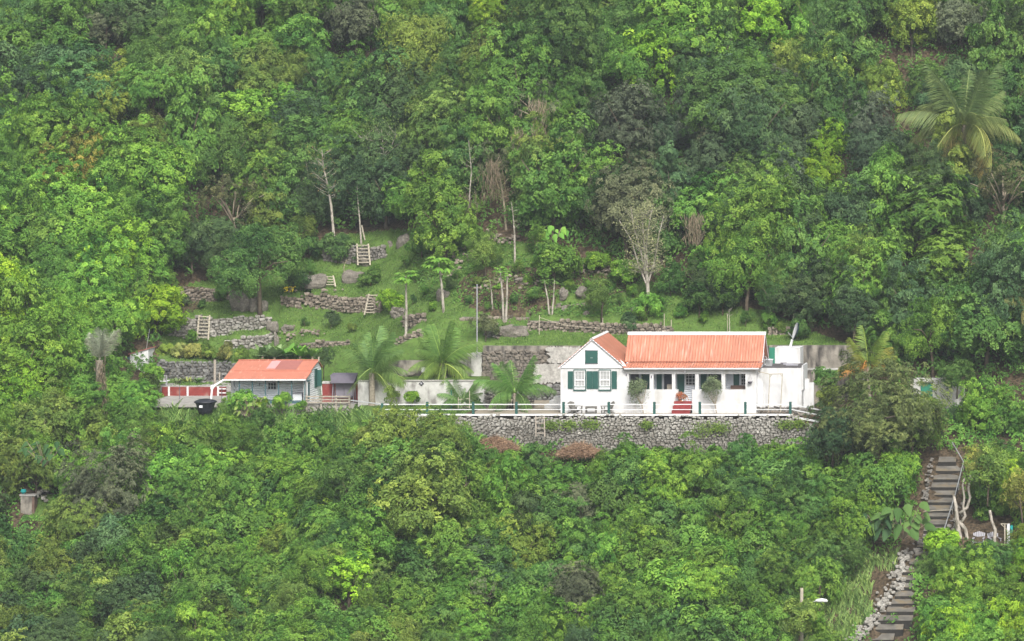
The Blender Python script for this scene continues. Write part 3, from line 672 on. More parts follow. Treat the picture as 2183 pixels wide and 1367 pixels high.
o = empty('water_meter_box', W3(1640, 780, 3.2)); tag(o, 'grey metal box on the annex roof beside the green side door', 'utility box'); zz = PZ(785,ya)+.03; o.location.z = zz
MB().box(PX(1633,3.2), PX(1646.5,3.2), 3.0, 3.5, zz, zz+.42).build('casing', M['metal'], o); MB().box(PX(1632,3.2), PX(1647.5,3.2), 2.97, 3.53, zz+.422, zz+.47).build('lid', M['paper'], o)
pp = MB()
for a0, a1, z0, z1 in ((1627,1629,783,752),(1631,1640,760,772),(1625,1632,770,766)): pp.tube([W3(a0,z0,2.9), W3((a0+a1)/2,(z0+z1)/2-2,2.8), W3(a1,z1,2.9)], .03)
pp.lathe(W3(1629,779,2.7), [(.05,0),(.06,.35),(.03,.45)], 8); tag(pp.build('service_pipes', M['metal']), 'tangle of pale pipes and fittings at the right roof corner', 'pipes')
o = MB(); o.box(PX(1676,3.6), PX(1701,3.6), 3.4, 3.9, zz, zz+.05); o.box(PX(1668,3.6), PX(1690,3.6), 4.0, 4.3, zz, zz+.09); tag(o.build('roof_boards', M['greyplas']), 'loose grey boards lying on the annex roof', 'boards')
# steps of walls to the right, partly behind the mango tree
o = empty('stepped_wall', (PX(1720,3), 3, 0), 'white stepped wall running down behind the big mango tree', 'wall')
MB().box(PX(1712,3)+.01, PX(1725,3), 2.9, 3.2, -1, PZ(808,3)).build('wall_section', M['white'], o)
MB().box(PX(1725,3)+.003, PX(1735,3), 2.94, 3.24, -1, PZ(816,3)).build('wall_section', M['white'], o)
# dish
ds = empty('satellite_dish', W3(1684,742,6.2), 'white satellite dish with blue rim seen edge on above the tank block', 'satellite dish')
MB().tube([W3(1683.5,743,6.2), W3(1689,724,6.2)], .09, 8).build('mast', M['trim'], ds)
c0 = W3(1697.5, 706, 6.2); ax = (W3(1702.5,689,6.2)-W3(1692.5,724,6.2)).normalized()
nrm = Vector((-ax.z, -.28, ax.x)).normalized(); u = ax; v_ = nrm.cross(u).normalized()
def dish(r0, m, off, nm, ri=0):
    vs = []; fs = []; n = 24; rings = [ri+(r0-ri)*k/5 for k in range(6)]
    for r_ in rings:
        for j in range(n):
            t_ = 2*math.pi*j/n; p = c0+(u*math.cos(t_)+v_*math.sin(t_))*r_+nrm*(r_*r_*.28-off); vs.append(p)
    for i in range(5):
        for j in range(n): k = (j+1) % n; fs.append((i*n+j, i*n+k, (i+1)*n+k, (i+1)*n+j))
    mm = MB(); mm.add(vs, fs); mm.add([p-nrm*.03 for p in vs], [f[::-1] for f in fs]); return mm.build(nm, m, ds, True)
dish(.62, M['trim'], 0, 'reflector', .01); dish(.60, M['blue'], .07, 'blue_back', .05)
MB().tube([W3(1691,722,6.2), c0-nrm*.1], .05).build('bracket', M['metal'], ds)
MB().tube([W3(1692,722,6.2), c0+nrm*.55-u*.25], .02).build('feed_arm', M['metal'], ds)
# pipe frame in front of the annex
fr = empty('pipe_frame', (PX(1655,1), 1.0, 0), 'thin white pipe frame standing before the annex wall', 'frame')
yp = .9
for a, b_ in (((1641,798),(1637.5,872)), ((1668,797),(1663.5,873))): MB().tube([W3(*a,yp), W3(b_[0],b_[1]+9,yp)], .035).build('post', M['bamboo'], fr)
MB().tube([W3(1616,792,yp+.5), W3(1641,798,yp), W3(1668,797,yp)], .03).build('top_rail', M['bamboo'], fr)
for a, b_ in (((1641,804),(1646,798.5)), ((1668,803),(1663,797.5))): MB().tube([W3(*a,yp), W3(*b_,yp)], .03).build('brace', M['bamboo'], fr)
stone_wall('planter_edge', [Vector((PX(1617,.7), .55, .0)), Vector((PX(1688,.7), .5, 0))], [.34,.3], M['stonet'], 'low stone planter edge before the annex', 'planter', sz=.2, thick=.3)
stone_wall('stone_bed', [Vector((PX(1617,1.3), 1.2, .0)), Vector((PX(1690,1.3), 1.2, 0)), Vector((PX(1740,1.3), 1.2, -.2))], [.6,.6,.75], M['stone'], 'mossy stone bed wall against the annex foot', 'planter', sz=.24, thick=.3)

# ---------------- white rail with green posts ----------------
rl = empty('terrace_railing', (PX(1250,0), -.28, 0), 'white double rail fence on dark green posts along the terrace edge', 'railing')
def G0(px): return PX(px, -.28)
posts = [911, 1009, 1101, 1201.5, 1298, 1395, 1492, 1589, 1685]
for q in posts:
    x = G0(q); MB().box(x-.085, x+.085, -.36, -.2, .1, PZ(857, -.28)).build('post', M['green'], rl)
MB().box(G0(815)-.085, G0(815)+.085, -.36, -.2, -.4, PZ(860, -.28)).build('post', M['green'], rl)
allp = [815]+posts
for a0, a1 in zip(allp, allp[1:]):
    for zz, t_ in ((PZ(862.3,-.28), .06), (PZ(873.3,-.28), .05)):
        MB().box(G0(a0)+.087, G0(a1)-.087, -.31, -.25, zz-t_/2, zz+t_/2).build('rail', M['trim'], rl)
for zz in (862, 873):
    MB().bar((G0(1685)+.087, -.28, PZ(zz,-.28)), W3(1752, zz+13, -.9), .07).build('rail', M['trim'], rl)
MB().bar(W3(748,853.5,4), W3(812,862,.1), .07).build('rail', M['trim'], rl)
sw = MB().bar(W3(1690,889,-.2), W3(1745,899,-.9), .12); tag(sw.build('sloping_kerb', M['trim']), kind='structure')
stone_wall('lower_side_wall', [Vector((PX(1694,.3), .1, -.45)), Vector((PX(1750,.3), .1, -.9))], [.75,.9], M['stone'], 'mottled stone wall behind the sloping rails right of the terrace', sz=.24, thick=.3)

# ---------------- cottage ----------------
ct = empty('cottage', (PX(565,9), 9.5, 0), 'small white boarded cottage with patched salmon roof and narrow porch', 'cottage')
cy = 8.0; x0, x1 = PX(483,cy), PX(652,cy); ZR2 = PZ(768, 11.3); zb2 = PZ(791,9.05); ze2 = PZ(807.5,7.55)
def prof(x, th=.12):
    return [(x, 9.15, 0.0), (x, 12.25, 0.0), (x, 12.25, 2.25), (x, 11.3, ZR2-.06), (x, 9.15, zb2-.04)]
b_ = MB(); A = prof(x0+.02); B_ = prof(x1); n = 5
b_.add(A+B_, [(0,4,3,2,1), (5,6,7,8,9)]+[(i, i+5, (i+1) % 5+5, (i+1) % 5)[::-1] for i in range(5)]); b_.build('wall', M['clapg'], ct)
# side wing walls of the porch
for xx, nm in ((x1-.1, 'porch_side_wall'),):
    m_ = MB(); m_.add([(xx,7.75,0),(xx,9.148,0),(xx,9.148,zb2-.05),(xx,7.75,ze2-.03),(xx+.1,7.75,0),(xx+.1,9.148,0),(xx+.1,9.148,zb2-.05),(xx+.1,7.75,ze2-.03)], [(0,1,2,3),(7,6,5,4),(0,4,5,1),(1,5,6,2),(2,6,7,3),(3,7,4,0)]); m_.build(nm, M['white'], ct)
MB().box(x0+.03, PX(499,9.1), 9.0, 9.148, 0, 1.85).build('corner_panel', M['white'], ct)
MB().box(x0, x1-.11, 7.72, 9.148, .016, .17).build('porch_floor', M['teal'], ct)
MB().box(x0, x1, 7.66, 7.78, ze2-.16, ze2-.10).build('porch_beam', M['teal'], ct)
for q in (510, 538, 566, 594, 622, 650): xx = PX(q,7.72); MB().box(xx-.035, xx+.035, 7.68, 7.75, .17, ze2-.16).build('porch_post', M['teal'], ct)
rx0, rx1 = PX(477,7.55), PX(653,7.55)
MB().slab([(rx0, 7.5, ze2), (rx1, 7.5, ze2), (rx1, 9.1, zb2), (rx0, 9.1, zb2)], .05).build('porch_roof', M['roofflat'], ct)
rx0, rx1 = rx0+.05, x1+.1
rt = MB().slab([(rx0, 9.0, zb2+.03), (rx1, 9.0, zb2+.03), (rx1, 11.3, ZR2), (rx0, 11.3, ZR2)], .05).build('roof', M['roofflat'], ct)
MB().slab([(rx0, 11.302, ZR2), (rx1, 11.302, ZR2), (rx1, 12.5, 2.25), (rx0, 12.5, 2.25)], .05).build('roof', M['roofflat'], ct)
MB().box(rx0-.02, rx1+.02, 11.2, 11.4, ZR2+.003, ZR2+.05).build('ridge_cap', M['roofflat'], ct)
def onroof(f, t, dz_=.02): return lambda xx: Vector((xx, 9.0+2.3*t, zb2+.03+(ZR2-zb2-.03)*t+dz_))
def patch(qa, qb, ta, tb_, m, nm):
    a_, b2 = onroof(0, ta), onroof(0, tb_)
    MB().slab([a_(qa), a_(qb), b2(qb), b2(qa)], .015).build(nm, m, ct)
px_ = lambda q, y: PX(q, y)
patch(px_(572,10), px_(591,10), .18, .93, M['patchpink'], 'roof_patch'); patch(px_(591.3,10), px_(637,10), .1, .96, M['patchbrown'], 'roof_patch')
MB().box(PX(474,7.45), PX(652,7.45), 7.38, 7.5, ze2-.13, ze2-.03).build('gutter', M['trim'], ct)
MB().box(rx1-.02, rx1+.03, 11.15, 11.45, ZR2-.1, ZR2+.25).build('finial', M['bamboo'], ct)
dr = MB().box(PX(567,9.1), PX(592,9.1), 9.09, 9.146, .17, PZ(815,9.1)).build('door', M['clapg'], ct)
pn = MB(); X0, X1, Z0, Z1 = PX(571.5,9.1), PX(589,9.1), PZ(830,9.1), PZ(816,9.1)
MB().box(X0, X1, 9.07, 9.088, Z0, Z1).build('pane', M['dark'], dr)
for i in range(4): xx = X0+(X1-X0)*i/3; pn.box(xx-.018, xx+.018, 9.045, 9.068, Z0, Z1)
for i in range(3): zz = Z0+(Z1-Z0)*i/2; pn.box(X0, X1, 9.03, 9.044, zz-.018, zz+.018)
pn.build('glazing_bars', M['trim'], dr)
# right wall fittings: open shutter, narrow door, pipe
o = MB(); o.box(x1+.005, x1+.05, 10.4, 11.1, PZ(826,10.8), PZ(786,10.8)); o.build('side_window', M['green'], ct)
o = MB(); o.box(x1+.05, x1+.33, 11.05, 11.10, PZ(824,11), PZ(789,11)); o.box(x1+.33, x1+.36, 11.04, 11.11, PZ(824,11), PZ(789,11)); o.build('open_shutter', M['green'], ct)
o = MB(); o.box(x1+.005, x1+.04, 8.3, 9.0, .05, PZ(812,8.8)); dd_ = o.build('side_door', M['trim'], ct)
MB().box(x1+.041, x1+.06, 8.42, 8.88, .1, PZ(816,8.8)).build('door_panel', M['teal'], dd_)
MB().box(x1+.005, x1+.14, 8.25, 9.05, PZ(811.8,8.8), PZ(810,8.8)).build('door_hood', M['teal'], ct)
MB().tube([(x1+.08, 12.1, PZ(820,12)), (x1+.12, 12.1, .2)], .04).build('drain_pipe', M['trim'], ct)
dp = MB(); dp.tube([W3(477,810,7.4), W3(458,822,7.0), W3(452,830,6.8), W3(450,851,6.6)], .075, 8); dp.tube([W3(450,830,6.8), W3(450.5,823,6.9), W3(456,822,7.0)], .06, 8)
dp.build('downpipe', M['trim'], ct)
MB().box(PX(553,9.1), PX(552,9.1)+.12, 9.0, 9.08, 1.2, 1.4).build('meter', M['greyplas'], ct)
# water tank
p0 = W3(438, 871, 6.4); tk = empty('water_tank', p0, 'black lidded water tank with a white label below the downpipe', 'water tank')
MB().lathe(p0, [(.42,-.5),(.55,-.1),(.68,.35),(.76,.44)], 28).build('tub', M['black'], tk, True)
MB().lathe(p0, [(.8,.442),(.82,.5),(.74,.56),(.45,.68),(.2,.70)], 28).build('lid', M['black'], tk, True)
MB().box(p0.x-.24, p0.x+.0, p0.y-.745, p0.y-.72, p0.z+.12, p0.z+.30).build('label', M['paper'], tk)

# ---------------- furniture and small things ----------------
def adirondack(loc, rz, label, m='chairwood', sc=1.0, group=None):
    """faces -Y before rotation"""
    t = empty('garden_chair', (0,0,0), label, 'chair', group)
    m_ = M[m]
    o = MB()
    for i in range(5): a0 = .02+i*.1; o.bar((-.27, -.28+a0, .36-a0*.35), (.27, -.28+a0, .36-a0*.35), .09, .02)
    o.build('seat', m_, t)
    o = MB()
    for i in range(7):
        x = (i-3)*.085; L = .78-abs(i-3)*.035
        o.add([(x-.036,.18,.20),(x+.036,.18,.20),(x*1.25+.04,.18+L*.42,.20+L*.9),(x*1.25-.04,.18+L*.42,.20+L*.9)]+[(x-.036,.205,.19),(x+.036,.205,.19),(x*1.25+.04,.205+L*.42,.19+L*.9),(x*1.25-.04,.205+L*.42,.19+L*.9)], [(0,1,2,3),(7,6,5,4),(0,4,5,1),(1,5,6,2),(2,6,7,3),(3,7,4,0)])
    o.build('backrest', m_, t)
    for s_ in (-1, 1):
        MB().box(s_*.30-.06, s_*.30+.06, -.36, .36, .55, .575).build('armrest', m_, t)
        MB().box(s_*.31-.03, s_*.31+.03, -.31, -.24, 0, .548).build('leg', m_, t)
        MB().bar((s_*.28, -.3, .36), (s_*.28, .5, .03), .03, .12).build('leg', m_, t)
    t.location = loc; t.rotation_euler = (0, 0, rz); t.scale = (sc,)*3
    return t
adirondack(Vector((PX(1228,.6), .55, .012)), R(62), 'silvered wooden garden chair left of the small table on the terrace', group='terrace garden chairs')
adirondack(Vector((PX(1294,.6), .55, .012)), R(-62), 'silvered wooden garden chair right of the small table, behind a green post', group='terrace garden chairs')
o = empty('side_table', (PX(1260,.6), .6, .012), 'small silvered slatted wooden table between the two garden chairs', 'table')
tx = PX(1260,.6)
m_ = MB()
for i in range(5): m_.box(tx-.4, tx+.4, .36+i*.1, .45+i*.1, .52, .545)
m_.build('table_top', M['chairwood'], o)
MB().box(tx-.34, tx+.34, .38, .84, .44, .518).build('apron', M['chairwood'], o); MB().box(tx-.34, tx+.34, .42, .8, .12, .15).build('shelf', M['chairwood'], o)
for sx in (-1, 1):
    for yy in (.40, .80): MB().box(tx+sx*.34-.035, tx+sx*.34+.035, yy-.035, yy+.035, .012, .518).build('leg', M['chairwood'], o)
# dining set
dx = PX(1103,4.2); dy = 4.2
o = empty('dining_table', (dx, dy, .012), 'beige topped rectangular dining table behind the third coconut palm', 'table')
MB().box(dx-.62, dx+.62, dy-1.0, dy+1.0, .72, .76).build('table_top', M['cloth'], o)
for sx in (-.52, .52):
    for sy in (-.85, .85): MB().box(dx+sx-.04, dx+sx+.04, dy+sy-.04, dy+sy+.04, .012, .718).build('leg', M['darkwood'], o)
def dchair(x, y, rz, label):
    t = empty('dining_chair', (0,0,0), label, 'chair', 'dark dining chairs on the patio'); m_ = M['darkwood']
    MB().box(-.22,.22,-.22,.22,.43,.47).build('seat', m_, t)
    b_ = MB(); b_.bar((-.2,.2,.47),(-.2,.3,1.0),.04); b_.bar((.2,.2,.47),(.2,.3,1.0),.04)
    for k in range(4): zz = .6+k*.12; b_.bar((-.2,.2+(zz-.47)*.19,zz),(.2,.2+(zz-.47)*.19,zz),.03,.06)
    b_.build('backrest', m_, t)
    for sx in (-.2,.2):
        for sy in (-.2,.2): MB().bar((sx,sy,0),(sx,sy,.43),.04).build('leg', m_, t)
    t.location = (x, y, .012); t.rotation_euler = (0,0,rz); return t
dchair(dx-.85, dy-.45, R(90), 'dark dining chair left of the patio table, nearer the railing'); dchair(dx-.85, dy+.5, R(90), 'dark dining chair left of the patio table, farther back')
dchair(dx+.85, dy-.45, R(-90), 'dark dining chair right of the patio table, nearer the railing'); dchair(dx+.85, dy+.5, R(-90), 'dark dining chair right of the patio table, farther back')
# veranda things
bz = .016+.2
o = empty('bench', (PX(1570,2.1), 2.1, .55), 'brown wooden bench seen through the rightmost veranda opening', 'bench')
MB().box(PX(1556,2.0), PX(1592,2.0), 2.35, 2.42, 1.4, PZ(822,2.3)).build('backrest', M['brownwood'], o); MB().box(PX(1556,2.0), PX(1592,2.0), 1.9, 2.34, .98, 1.04).build('seat', M['brownwood'], o)
for q in (1557, 1590): MB().box(PX(q,2)-.04, PX(q,2)+.04, 1.95, 2.3, hz(866)+.002, .978).build('leg', M['brownwood'], o)
o = empty('wicker_chair', (PX(1428,2), 2, .55), 'beige wicker chair top showing in the second veranda opening', 'chair')
MB().box(PX(1421,2), PX(1433,2), 2.2, 2.3, .9, PZ(820,2.1)).build('backrest', M['cloth'], o); MB().box(PX(1421,2), PX(1433,2), 1.75, 2.19, .95, 1.05).build('seat', M['cloth'], o)
for q in (1422, 1432): MB().box(PX(q,2)-.03, PX(q,2)+.03, 1.8, 2.15, hz(866)+.002, .948).build('leg', M['cloth'], o)
# hanging basket
hb = empty('hanging_basket', W3(1599,817,1.1), 'small dark hanging basket on the wall at the right end of the veranda', 'hanging basket')
MB().lathe(W3(1599,818,1.1), [(.05,0),(.14,.07),(.18,.15)], 12).build('basket', M['mauve'], hb)
m_ = MB()
for a_ in (-1, 1): m_.tube([W3(1599,812,1.1)+Vector((a_*.16,0,-.02)), W3(1599,798,1.1)], .008, 4)
m_.build('chain', M['mauve'], hb)
# potted orange plant on the steps is built with the plants
# canopy swing
sx0, sx1 = PX(706,8), PX(756,8)
sw_ = empty('canopy_swing', ((sx0+sx1)/2, 8.3, .016), 'grey canopy swing seat before the oxide red wall', 'canopy swing')
m_ = MB(); zt = PZ(797,8.2); zl = PZ(817,7.9)
m_.add([(sx0-.05,8.75,zt+.02),(sx1+.05,8.75,zt+.02),(sx1+.12,8.2,zt-.12),(sx0-.12,8.2,zt-.12),(sx0+.03,7.85,zl),(sx1-.03,7.85,zl),(sx0+.03,8.8,zl+.02),(sx1-.03,8.8,zl+.02)], [(0,1,2,3),(3,2,5,4),(0,3,4,6),(1,7,5,2),(4,5,7,6),(0,6,7,1)])
m_.build('canopy', M['mauve'], sw_)
for xx in (sx0+.08, sx1-.08):
    MB().bar((xx, 7.95, .02), (xx, 8.25, zl-.01), .06).build('post', M['mauve2'], sw_); MB().bar((xx, 8.7, .02), (xx, 8.4, zl-.01), .05).build('post', M['mauve2'], sw_)
for k in (0, 1):
    xa = sx0+.22+k*(sx1-sx0-.44)/2; xb = xa+(sx1-sx0-.44)/2-.02
    MB().box(xa, xb, 8.4, 8.5, .5, PZ(819,8.2)).build('backrest', M['mauve2'], sw_); MB().box(xa, xb, 7.98, 8.39, .42, .5).build('seat', M['mauve2'], sw_)
# cottage wooden rail
rl2 = empty('wooden_rail', (PX(700,7.5), 7.5, 0), 'weathered grey plank rail between the cottage and the canopy swing', 'railing')
for q in (655, 686, 718, 746):
    xx = PX(q,7.52); MB().box(xx-.06, xx+.06, 7.3, 7.42, -.55 if q != 686 else -.3, PZ(843,7.5)).build('post', M['wood'], rl2)
for zz in (845, 851.5, 857.5): MB().box(PX(653,7.5), PX(747,7.5), 7.24, 7.295, PZ(zz,7.5)-.05, PZ(zz,7.5)+.05).build('plank', M['wood'], rl2)
# porch things
o = empty('porch_chair', (PX(605,8.4), 8.4, .17), 'dark rounded chair on the cottage porch right of the door', 'chair')
MB().lathe((PX(606,8.4), 8.5, .32), [(.28,0),(.36,.12),(.33,.14)], 16).build('seat', M['black'], o)
m_ = MB(); m_.bar((PX(600,8.4),8.3,.17),(PX(602.5,8.4),8.2,.80),.05); m_.build('armrest', M['black'], o)
m_ = MB(); m_.tube([(PX(603,8.4),8.7,.45),(PX(605,8.4),8.75,.62),(PX(613,8.4),8.75,.62),(PX(617,8.4),8.7,.45)], .06); m_.build('backrest', M['mauve'], o)
MB().box(PX(600,8.5), PX(612,8.5), 8.35, 8.6, .17, .318).build('base', M['black'], o)
o = empty('white_chest', (PX(634,8.6), 8.6, .17), 'white chest with a grey lid on the cottage porch', 'chest')
MB().box(PX(625,8.6), PX(644,8.6), 8.5, 8.95, .17, .62).build('body', M['paper'], o); MB().box(PX(624.5,8.6), PX(646,8.6), 8.48, 8.97, .622, .70).build('lid', M['greyplas'], o)
o = MB().box(PX(585,8.4), PX(592,8.4), 8.3, 8.5, .17, .34); tag(o.build('black_crate', M['black']), 'small black crate on the porch floor beside the cottage door', 'crate')
o = MB().box(PX(646,8.2), PX(650,8.2), 8.1, 8.4, .17, .5); tag(o.build('dark_bin', M['mauve']), 'narrow dark bin at the right end of the cottage porch', 'bin')
# yard: table, posts
o = empty('yard_table', W3(344,812,14.0), 'white table with a cabinet at the left end of the upper slab', 'table'); o.location.z = .72
MB().box(PX(336,14), PX(357,14), 13.8, 14.6, 1.02, 1.08).build('table_top', M['paper'], o); MB().box(PX(344,14), PX(352,14), 14.0, 14.5, 1.081, 1.45).build('cabinet', M['conc'], o)
for q in (338, 356): MB().box(PX(q,14)-.04, PX(q,14)+.04, 13.85, 13.95, .722, 1.018).build('leg', M['paper'], o)
def pole(name, px, pyb, pyt, Y, r, m, label, cat='pole', lean=0, zb=None):
    a = W3(px, pyb, Y); b_ = W3(px+lean, pyt, Y)
    if zb is not None: a.z = zb
    m_ = MB(); m_.tube([a-Vector((0,0,.2)), b_], r, 7); return tag(m_.build(name, M[m], origin=a), label, cat)
pole('wooden_post', 458, 812, 767, 13.9, .09, 'wood', 'tall weathered post behind the white downpipe left of the cottage', 'post', zb=.7)
pole('short_post', 468, 812, 795, 14.5, .06, 'wood', 'short post beside the cottage roof edge', 'post', zb=.7)
pole('thin_post', 355, 815, 800, 13.8, .035, 'greyplas', 'thin pale post at the left end of the upper slab', 'post', zb=.7)
pole('iron_stake', 383, 850, 823, 11, .025, 'mauve', 'thin dark stake in front of the red low wall', 'stake', zb=0)
pole('iron_stake', 473, 851, 820, 8.2, .025, 'mauve', 'thin stake beside the cottage corner and downpipe', 'stake', zb=0)
pf = pole('flag_pole', 1017, 756, 606, 10.6, .045, 'greyplas', 'tall white pole standing above the white wall end', 'pole')
for lab, px, yb, yt, ln in (('thin white stake on the grass left of the gable', 1149, 731, 672, 1), ('thin stake above the gable ridge', 1285, 702, 678, 0), ('thin white stake right of the long stone wall end', 1416, 710, 669, 0), ('short stake beside the taller one above the roof', 1431, 708, 682, 0),
        ('thin white stake above the middle of the long roof', 1551, 712, 669, 0), ('thin white stake behind the satellite dish', 1692, 722, 669, 0), ('short pale stake just above the left end of the long roof', 1392, 712, 693, 0)):
    p_ = G(px, yb, 13.8); pole('garden_stake', px, yb, yt, p_.y, .03, 'bamboo', lab, 'stake', ln)
m_ = MB(); pa = G(1149,731,13.8); pb = G(1290,712,13.8); pts = []
for i in range(9): t_ = i/8; q = pa.lerp(pb, t_)+Vector((0,0,.8*(1-t_)+.5-.3*math.sin(math.pi*t_))); pts.append(q)
m_.tube(pts, .018, 4); tag(m_.build('clothes_line', M['bamboo']), 'thin sagging line strung between stakes left of the gable', 'line')
# ladders
def ladder(px0, py0, px1, py1, wpx, n, label, dy=.5, y0=13.8, m='bamboo', tk=1, Yb=None):
    """foot centre pixel, head centre pixel"""
    f = G(px0, py0, y0) if Yb is None else W3(px0, py0, Yb); f = W3(px0, py0, f.y-.5); s = (f.y+D)/F
    hd = W3(px1, py1, f.y+dy) ; w_ = wpx*s/2; t = empty('ladder', f, label, 'ladder', 'wooden ladders')
    for sx in (-1, 1): MB().bar(f+Vector((sx*w_,0,-.05)), hd+Vector((sx*w_*.93,0,0)), .11*tk, .07).build('side_rail', M[m], t)
    for i in range(n):
        q = f.lerp(hd, (i+.6)/n); MB().bar(q+Vector((-w_,-.03,0)), q+Vector((w_,-.03,0)), .09*tk, .06).build('rung', M[m], t)
ladder(432, 723, 436, 672, 24, 7, 'wooden ladder leaning on the pale stone wall at the garden left')
ladder(704, 610, 700, 588, 22, 4, 'short tilted ladder between the boulders')
ladder(776, 564, 773, 520, 26, 6, 'topmost wooden ladder on the grey stone wall')
ladder(787, 670, 796, 627, 20, 7, 'narrow ladder on the stone wall beside the bright green bush')
ladder(1152, 930, 1151, 887, 19, 4, 'pale ladder propped against the big retaining wall', dy=.45, Yb=-.95, tk=.6, m='wood')
# sticks by the bare trunk
pole('prop_stick', 779, 512, 480, G(779,512,13.8).y, .06, 'bamboo', 'pale prop stick leaning to the thin trunk above the topmost ladder', 'stick', -8)
# shed
sp = G(297, 790, 12); s = (sp.y+D)/F
sh = empty('shed', sp, 'small white shed with a slanted red edged roof in the greenery at the far left', 'shed')
ys_ = sp.y; xa, xb = PX(277,ys_), PX(316,ys_)
m_ = MB(); za, zb3 = PZ(755,ys_), PZ(743,ys_); zl_ = sp.z-1
m_.add([(xa,ys_,zl_),(xb,ys_,zl_),(xb,ys_,zb3),(xa,ys_,za),(xa,ys_+1.6,zl_),(xb,ys_+1.6,zl_),(xb,ys_+1.6,zb3),(xa,ys_+1.6,za)], [(0,1,2,3),(7,6,5,4),(0,4,5,1),(1,5,6,2),(2,6,7,3),(3,7,4,0)]); m_.build('wall', M['white'], sh)
MB().slab([(xa-.12,ys_-.1,za+.02),(xb+.08,ys_-.1,zb3+.04),(xb+.08,ys_+1.7,zb3+.04),(xa-.12,ys_+1.7,za+.02)], .06).build('roof', M['patchbrown'], sh)
MB().box(xb-.62,xb-.58,ys_-.03,ys_-.002,PZ(762,ys_),PZ(757,ys_)).build('latch', M['mauve'], sh)
MB().box(xa-.35,xa-.01,ys_+.1,ys_+1.0,zl_,za-.25).build('side_door', M['teal'], sh)
pole('thin_pole', 311, 745, 702, ys_+.8, .025, 'metal', 'thin slanting metal pole above the small white shed', 'pole', 8)
# far right white gateway
yg = 5.0
gw = empty('white_gateway', W3(1985, 900, yg), 'white house porch with green shutter half hidden by trees at the right', 'building')
MB().box(PX(1946,yg), PX(2052,yg), yg, yg+.5, PZ(815,yg), PZ(807,yg)).build('lintel', M['wallwhite'], gw)
MB().box(PX(1946,yg), PX(1962,yg), yg+.02, yg+.5, PZ(880,yg), PZ(815,yg)-.003).build('pier', M['wallwhite'], gw)
MB().box(PX(1988,yg), PX(2056,yg), yg+.04, yg+.5, PZ(905,yg), PZ(815,yg)-.003).build('wall', M['wallwhite'], gw)
MB().box(PX(1963,yg), PX(1987,yg), yg+.2, yg+.3, PZ(860,yg), PZ(816,yg)).build('shutter', M['green2'], gw)
pole('gate_post', 1943, 850, 800, yg-.6, .08, 'bamboo', 'pale post beside the half hidden white porch', 'post')
tag(MB().box(PX(2020,yg), PX(2056,yg), yg-1.2, yg-1, PZ(912,yg), PZ(888,yg)).build('white_step_wall', M['wallwhite']), 'low white wall piece at the head of the long stairs', 'wall')

# ---------------- long stairs down the slope ----------------
def stairs(cent, label, n_off=0):
    """cent: list of (px_left, px_right, py) nosing rows, top to bottom; terrain depth"""
    t = None; prev = None
    rows = []
    for (a0, a1, py) in cent:
        p = G((a0+a1)/2, py, -40); rows.append((PX(a0,p.y-.35), PX(a1,p.y-.35), p.y-.35, PZ(py, p.y-.35)))
    r0 = rows[len(rows)//2]; t = empty('stone_stairs', ((r0[0]+r0[1])/2, r0[2], r0[3]), label, 'stairs')
    for i in range(len(rows)):
        xa, xb, y, z = rows[i]
        if i > 0: ya, zab = rows[i-1][2], rows[i-1][3]
        else: ya, zab = y+.8, z+.5
        rz_ = (zab-z)*.45          # riser above this tread
        m_ = MB(); d_ = .02
        # tread slab sloping up toward the next riser
        q = [(xa,y-.04,z),(xb,y-.04,z),(xb,ya,zab-rz_),(xa,ya,zab-rz_)]
        lo = [(a,b_,c_-.9) for a,b_,c_ in q]
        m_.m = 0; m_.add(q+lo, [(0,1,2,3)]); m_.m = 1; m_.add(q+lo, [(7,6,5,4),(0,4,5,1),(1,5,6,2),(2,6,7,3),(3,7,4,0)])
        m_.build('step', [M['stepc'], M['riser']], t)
    return t, rows
ST1 = [(2000,2038,985),(1995,2048,1004),(1990,2047,1022),(1985,2042,1039),(1982,2038,1055),(1978,2035,1071),(1974,2030,1087),(1972,2026,1101),(1971,2019,1118),(1969,2015,1132),(1966,2010,1148),(1955,2003,1166),(1950,1996,1184),(1938,1985,1202)]
ST2 = [(1925,1972,1220),(1916,1962,1236),(1912,1950,1252),(1908,1950,1271),(1900,1950,1287),(1890,1950,1304),(1872,1945,1323),(1858,1925,1342),(1852,1905,1364),(1840,1890,1386)]
stA, rA = stairs(ST1, 'upper flight of old stone stairs climbing to the white porch'); stB, rB = stairs(ST2, 'lower flight of old stone stairs beside the rubble edge, bottom right')
def rail(name, pts, label, r=.05, m='metal'):
    m_ = MB(); m_.tube(pts, r, 6); return tag(m_.build(name, M[m]), label, 'handrail')
def onst(px, py, row, up=0): return W3(px, py, row[2])
rail('handrail', [onst(2028,946,rA[0])+Vector((0,.8,0)), onst(2044,967,rA[0]), onst(2054,985,rA[1]), onst(2036,1055,rA[5]), onst(2013,1128,rA[9])], 'bent pale metal handrail at the right of the upper stairs', .04, 'metal')
m_ = MB()
for a in ((2054,985,1,26),(2044,1023,3,22),(2030,1075,6,22),(2018,1112,8,20)): m_.tube([W3(a[0],a[1],rA[a[2]][2]), W3(a[0],a[1]+a[3],rA[a[2]][2])], .03, 5)
tag(m_.build('handrail_posts', M['metal']), 'thin uprights under the bent handrail of the upper stairs', 'posts')
rail('handrail', [onst(1939,1295,rB[4]), onst(1915,1330,rB[6])], 'short pale handrail on the lower stairs', .04)
rail('stair_rope', [onst(1970,1089,rA[6])+Vector((0,-.3,0)), onst(2000,1087,rA[6])+Vector((0,-.35,0)), onst(2032,1086,rA[6])+Vector((0,-.3,0))], 'thin yellow bar across the upper stairs', .025, 'bamboo')
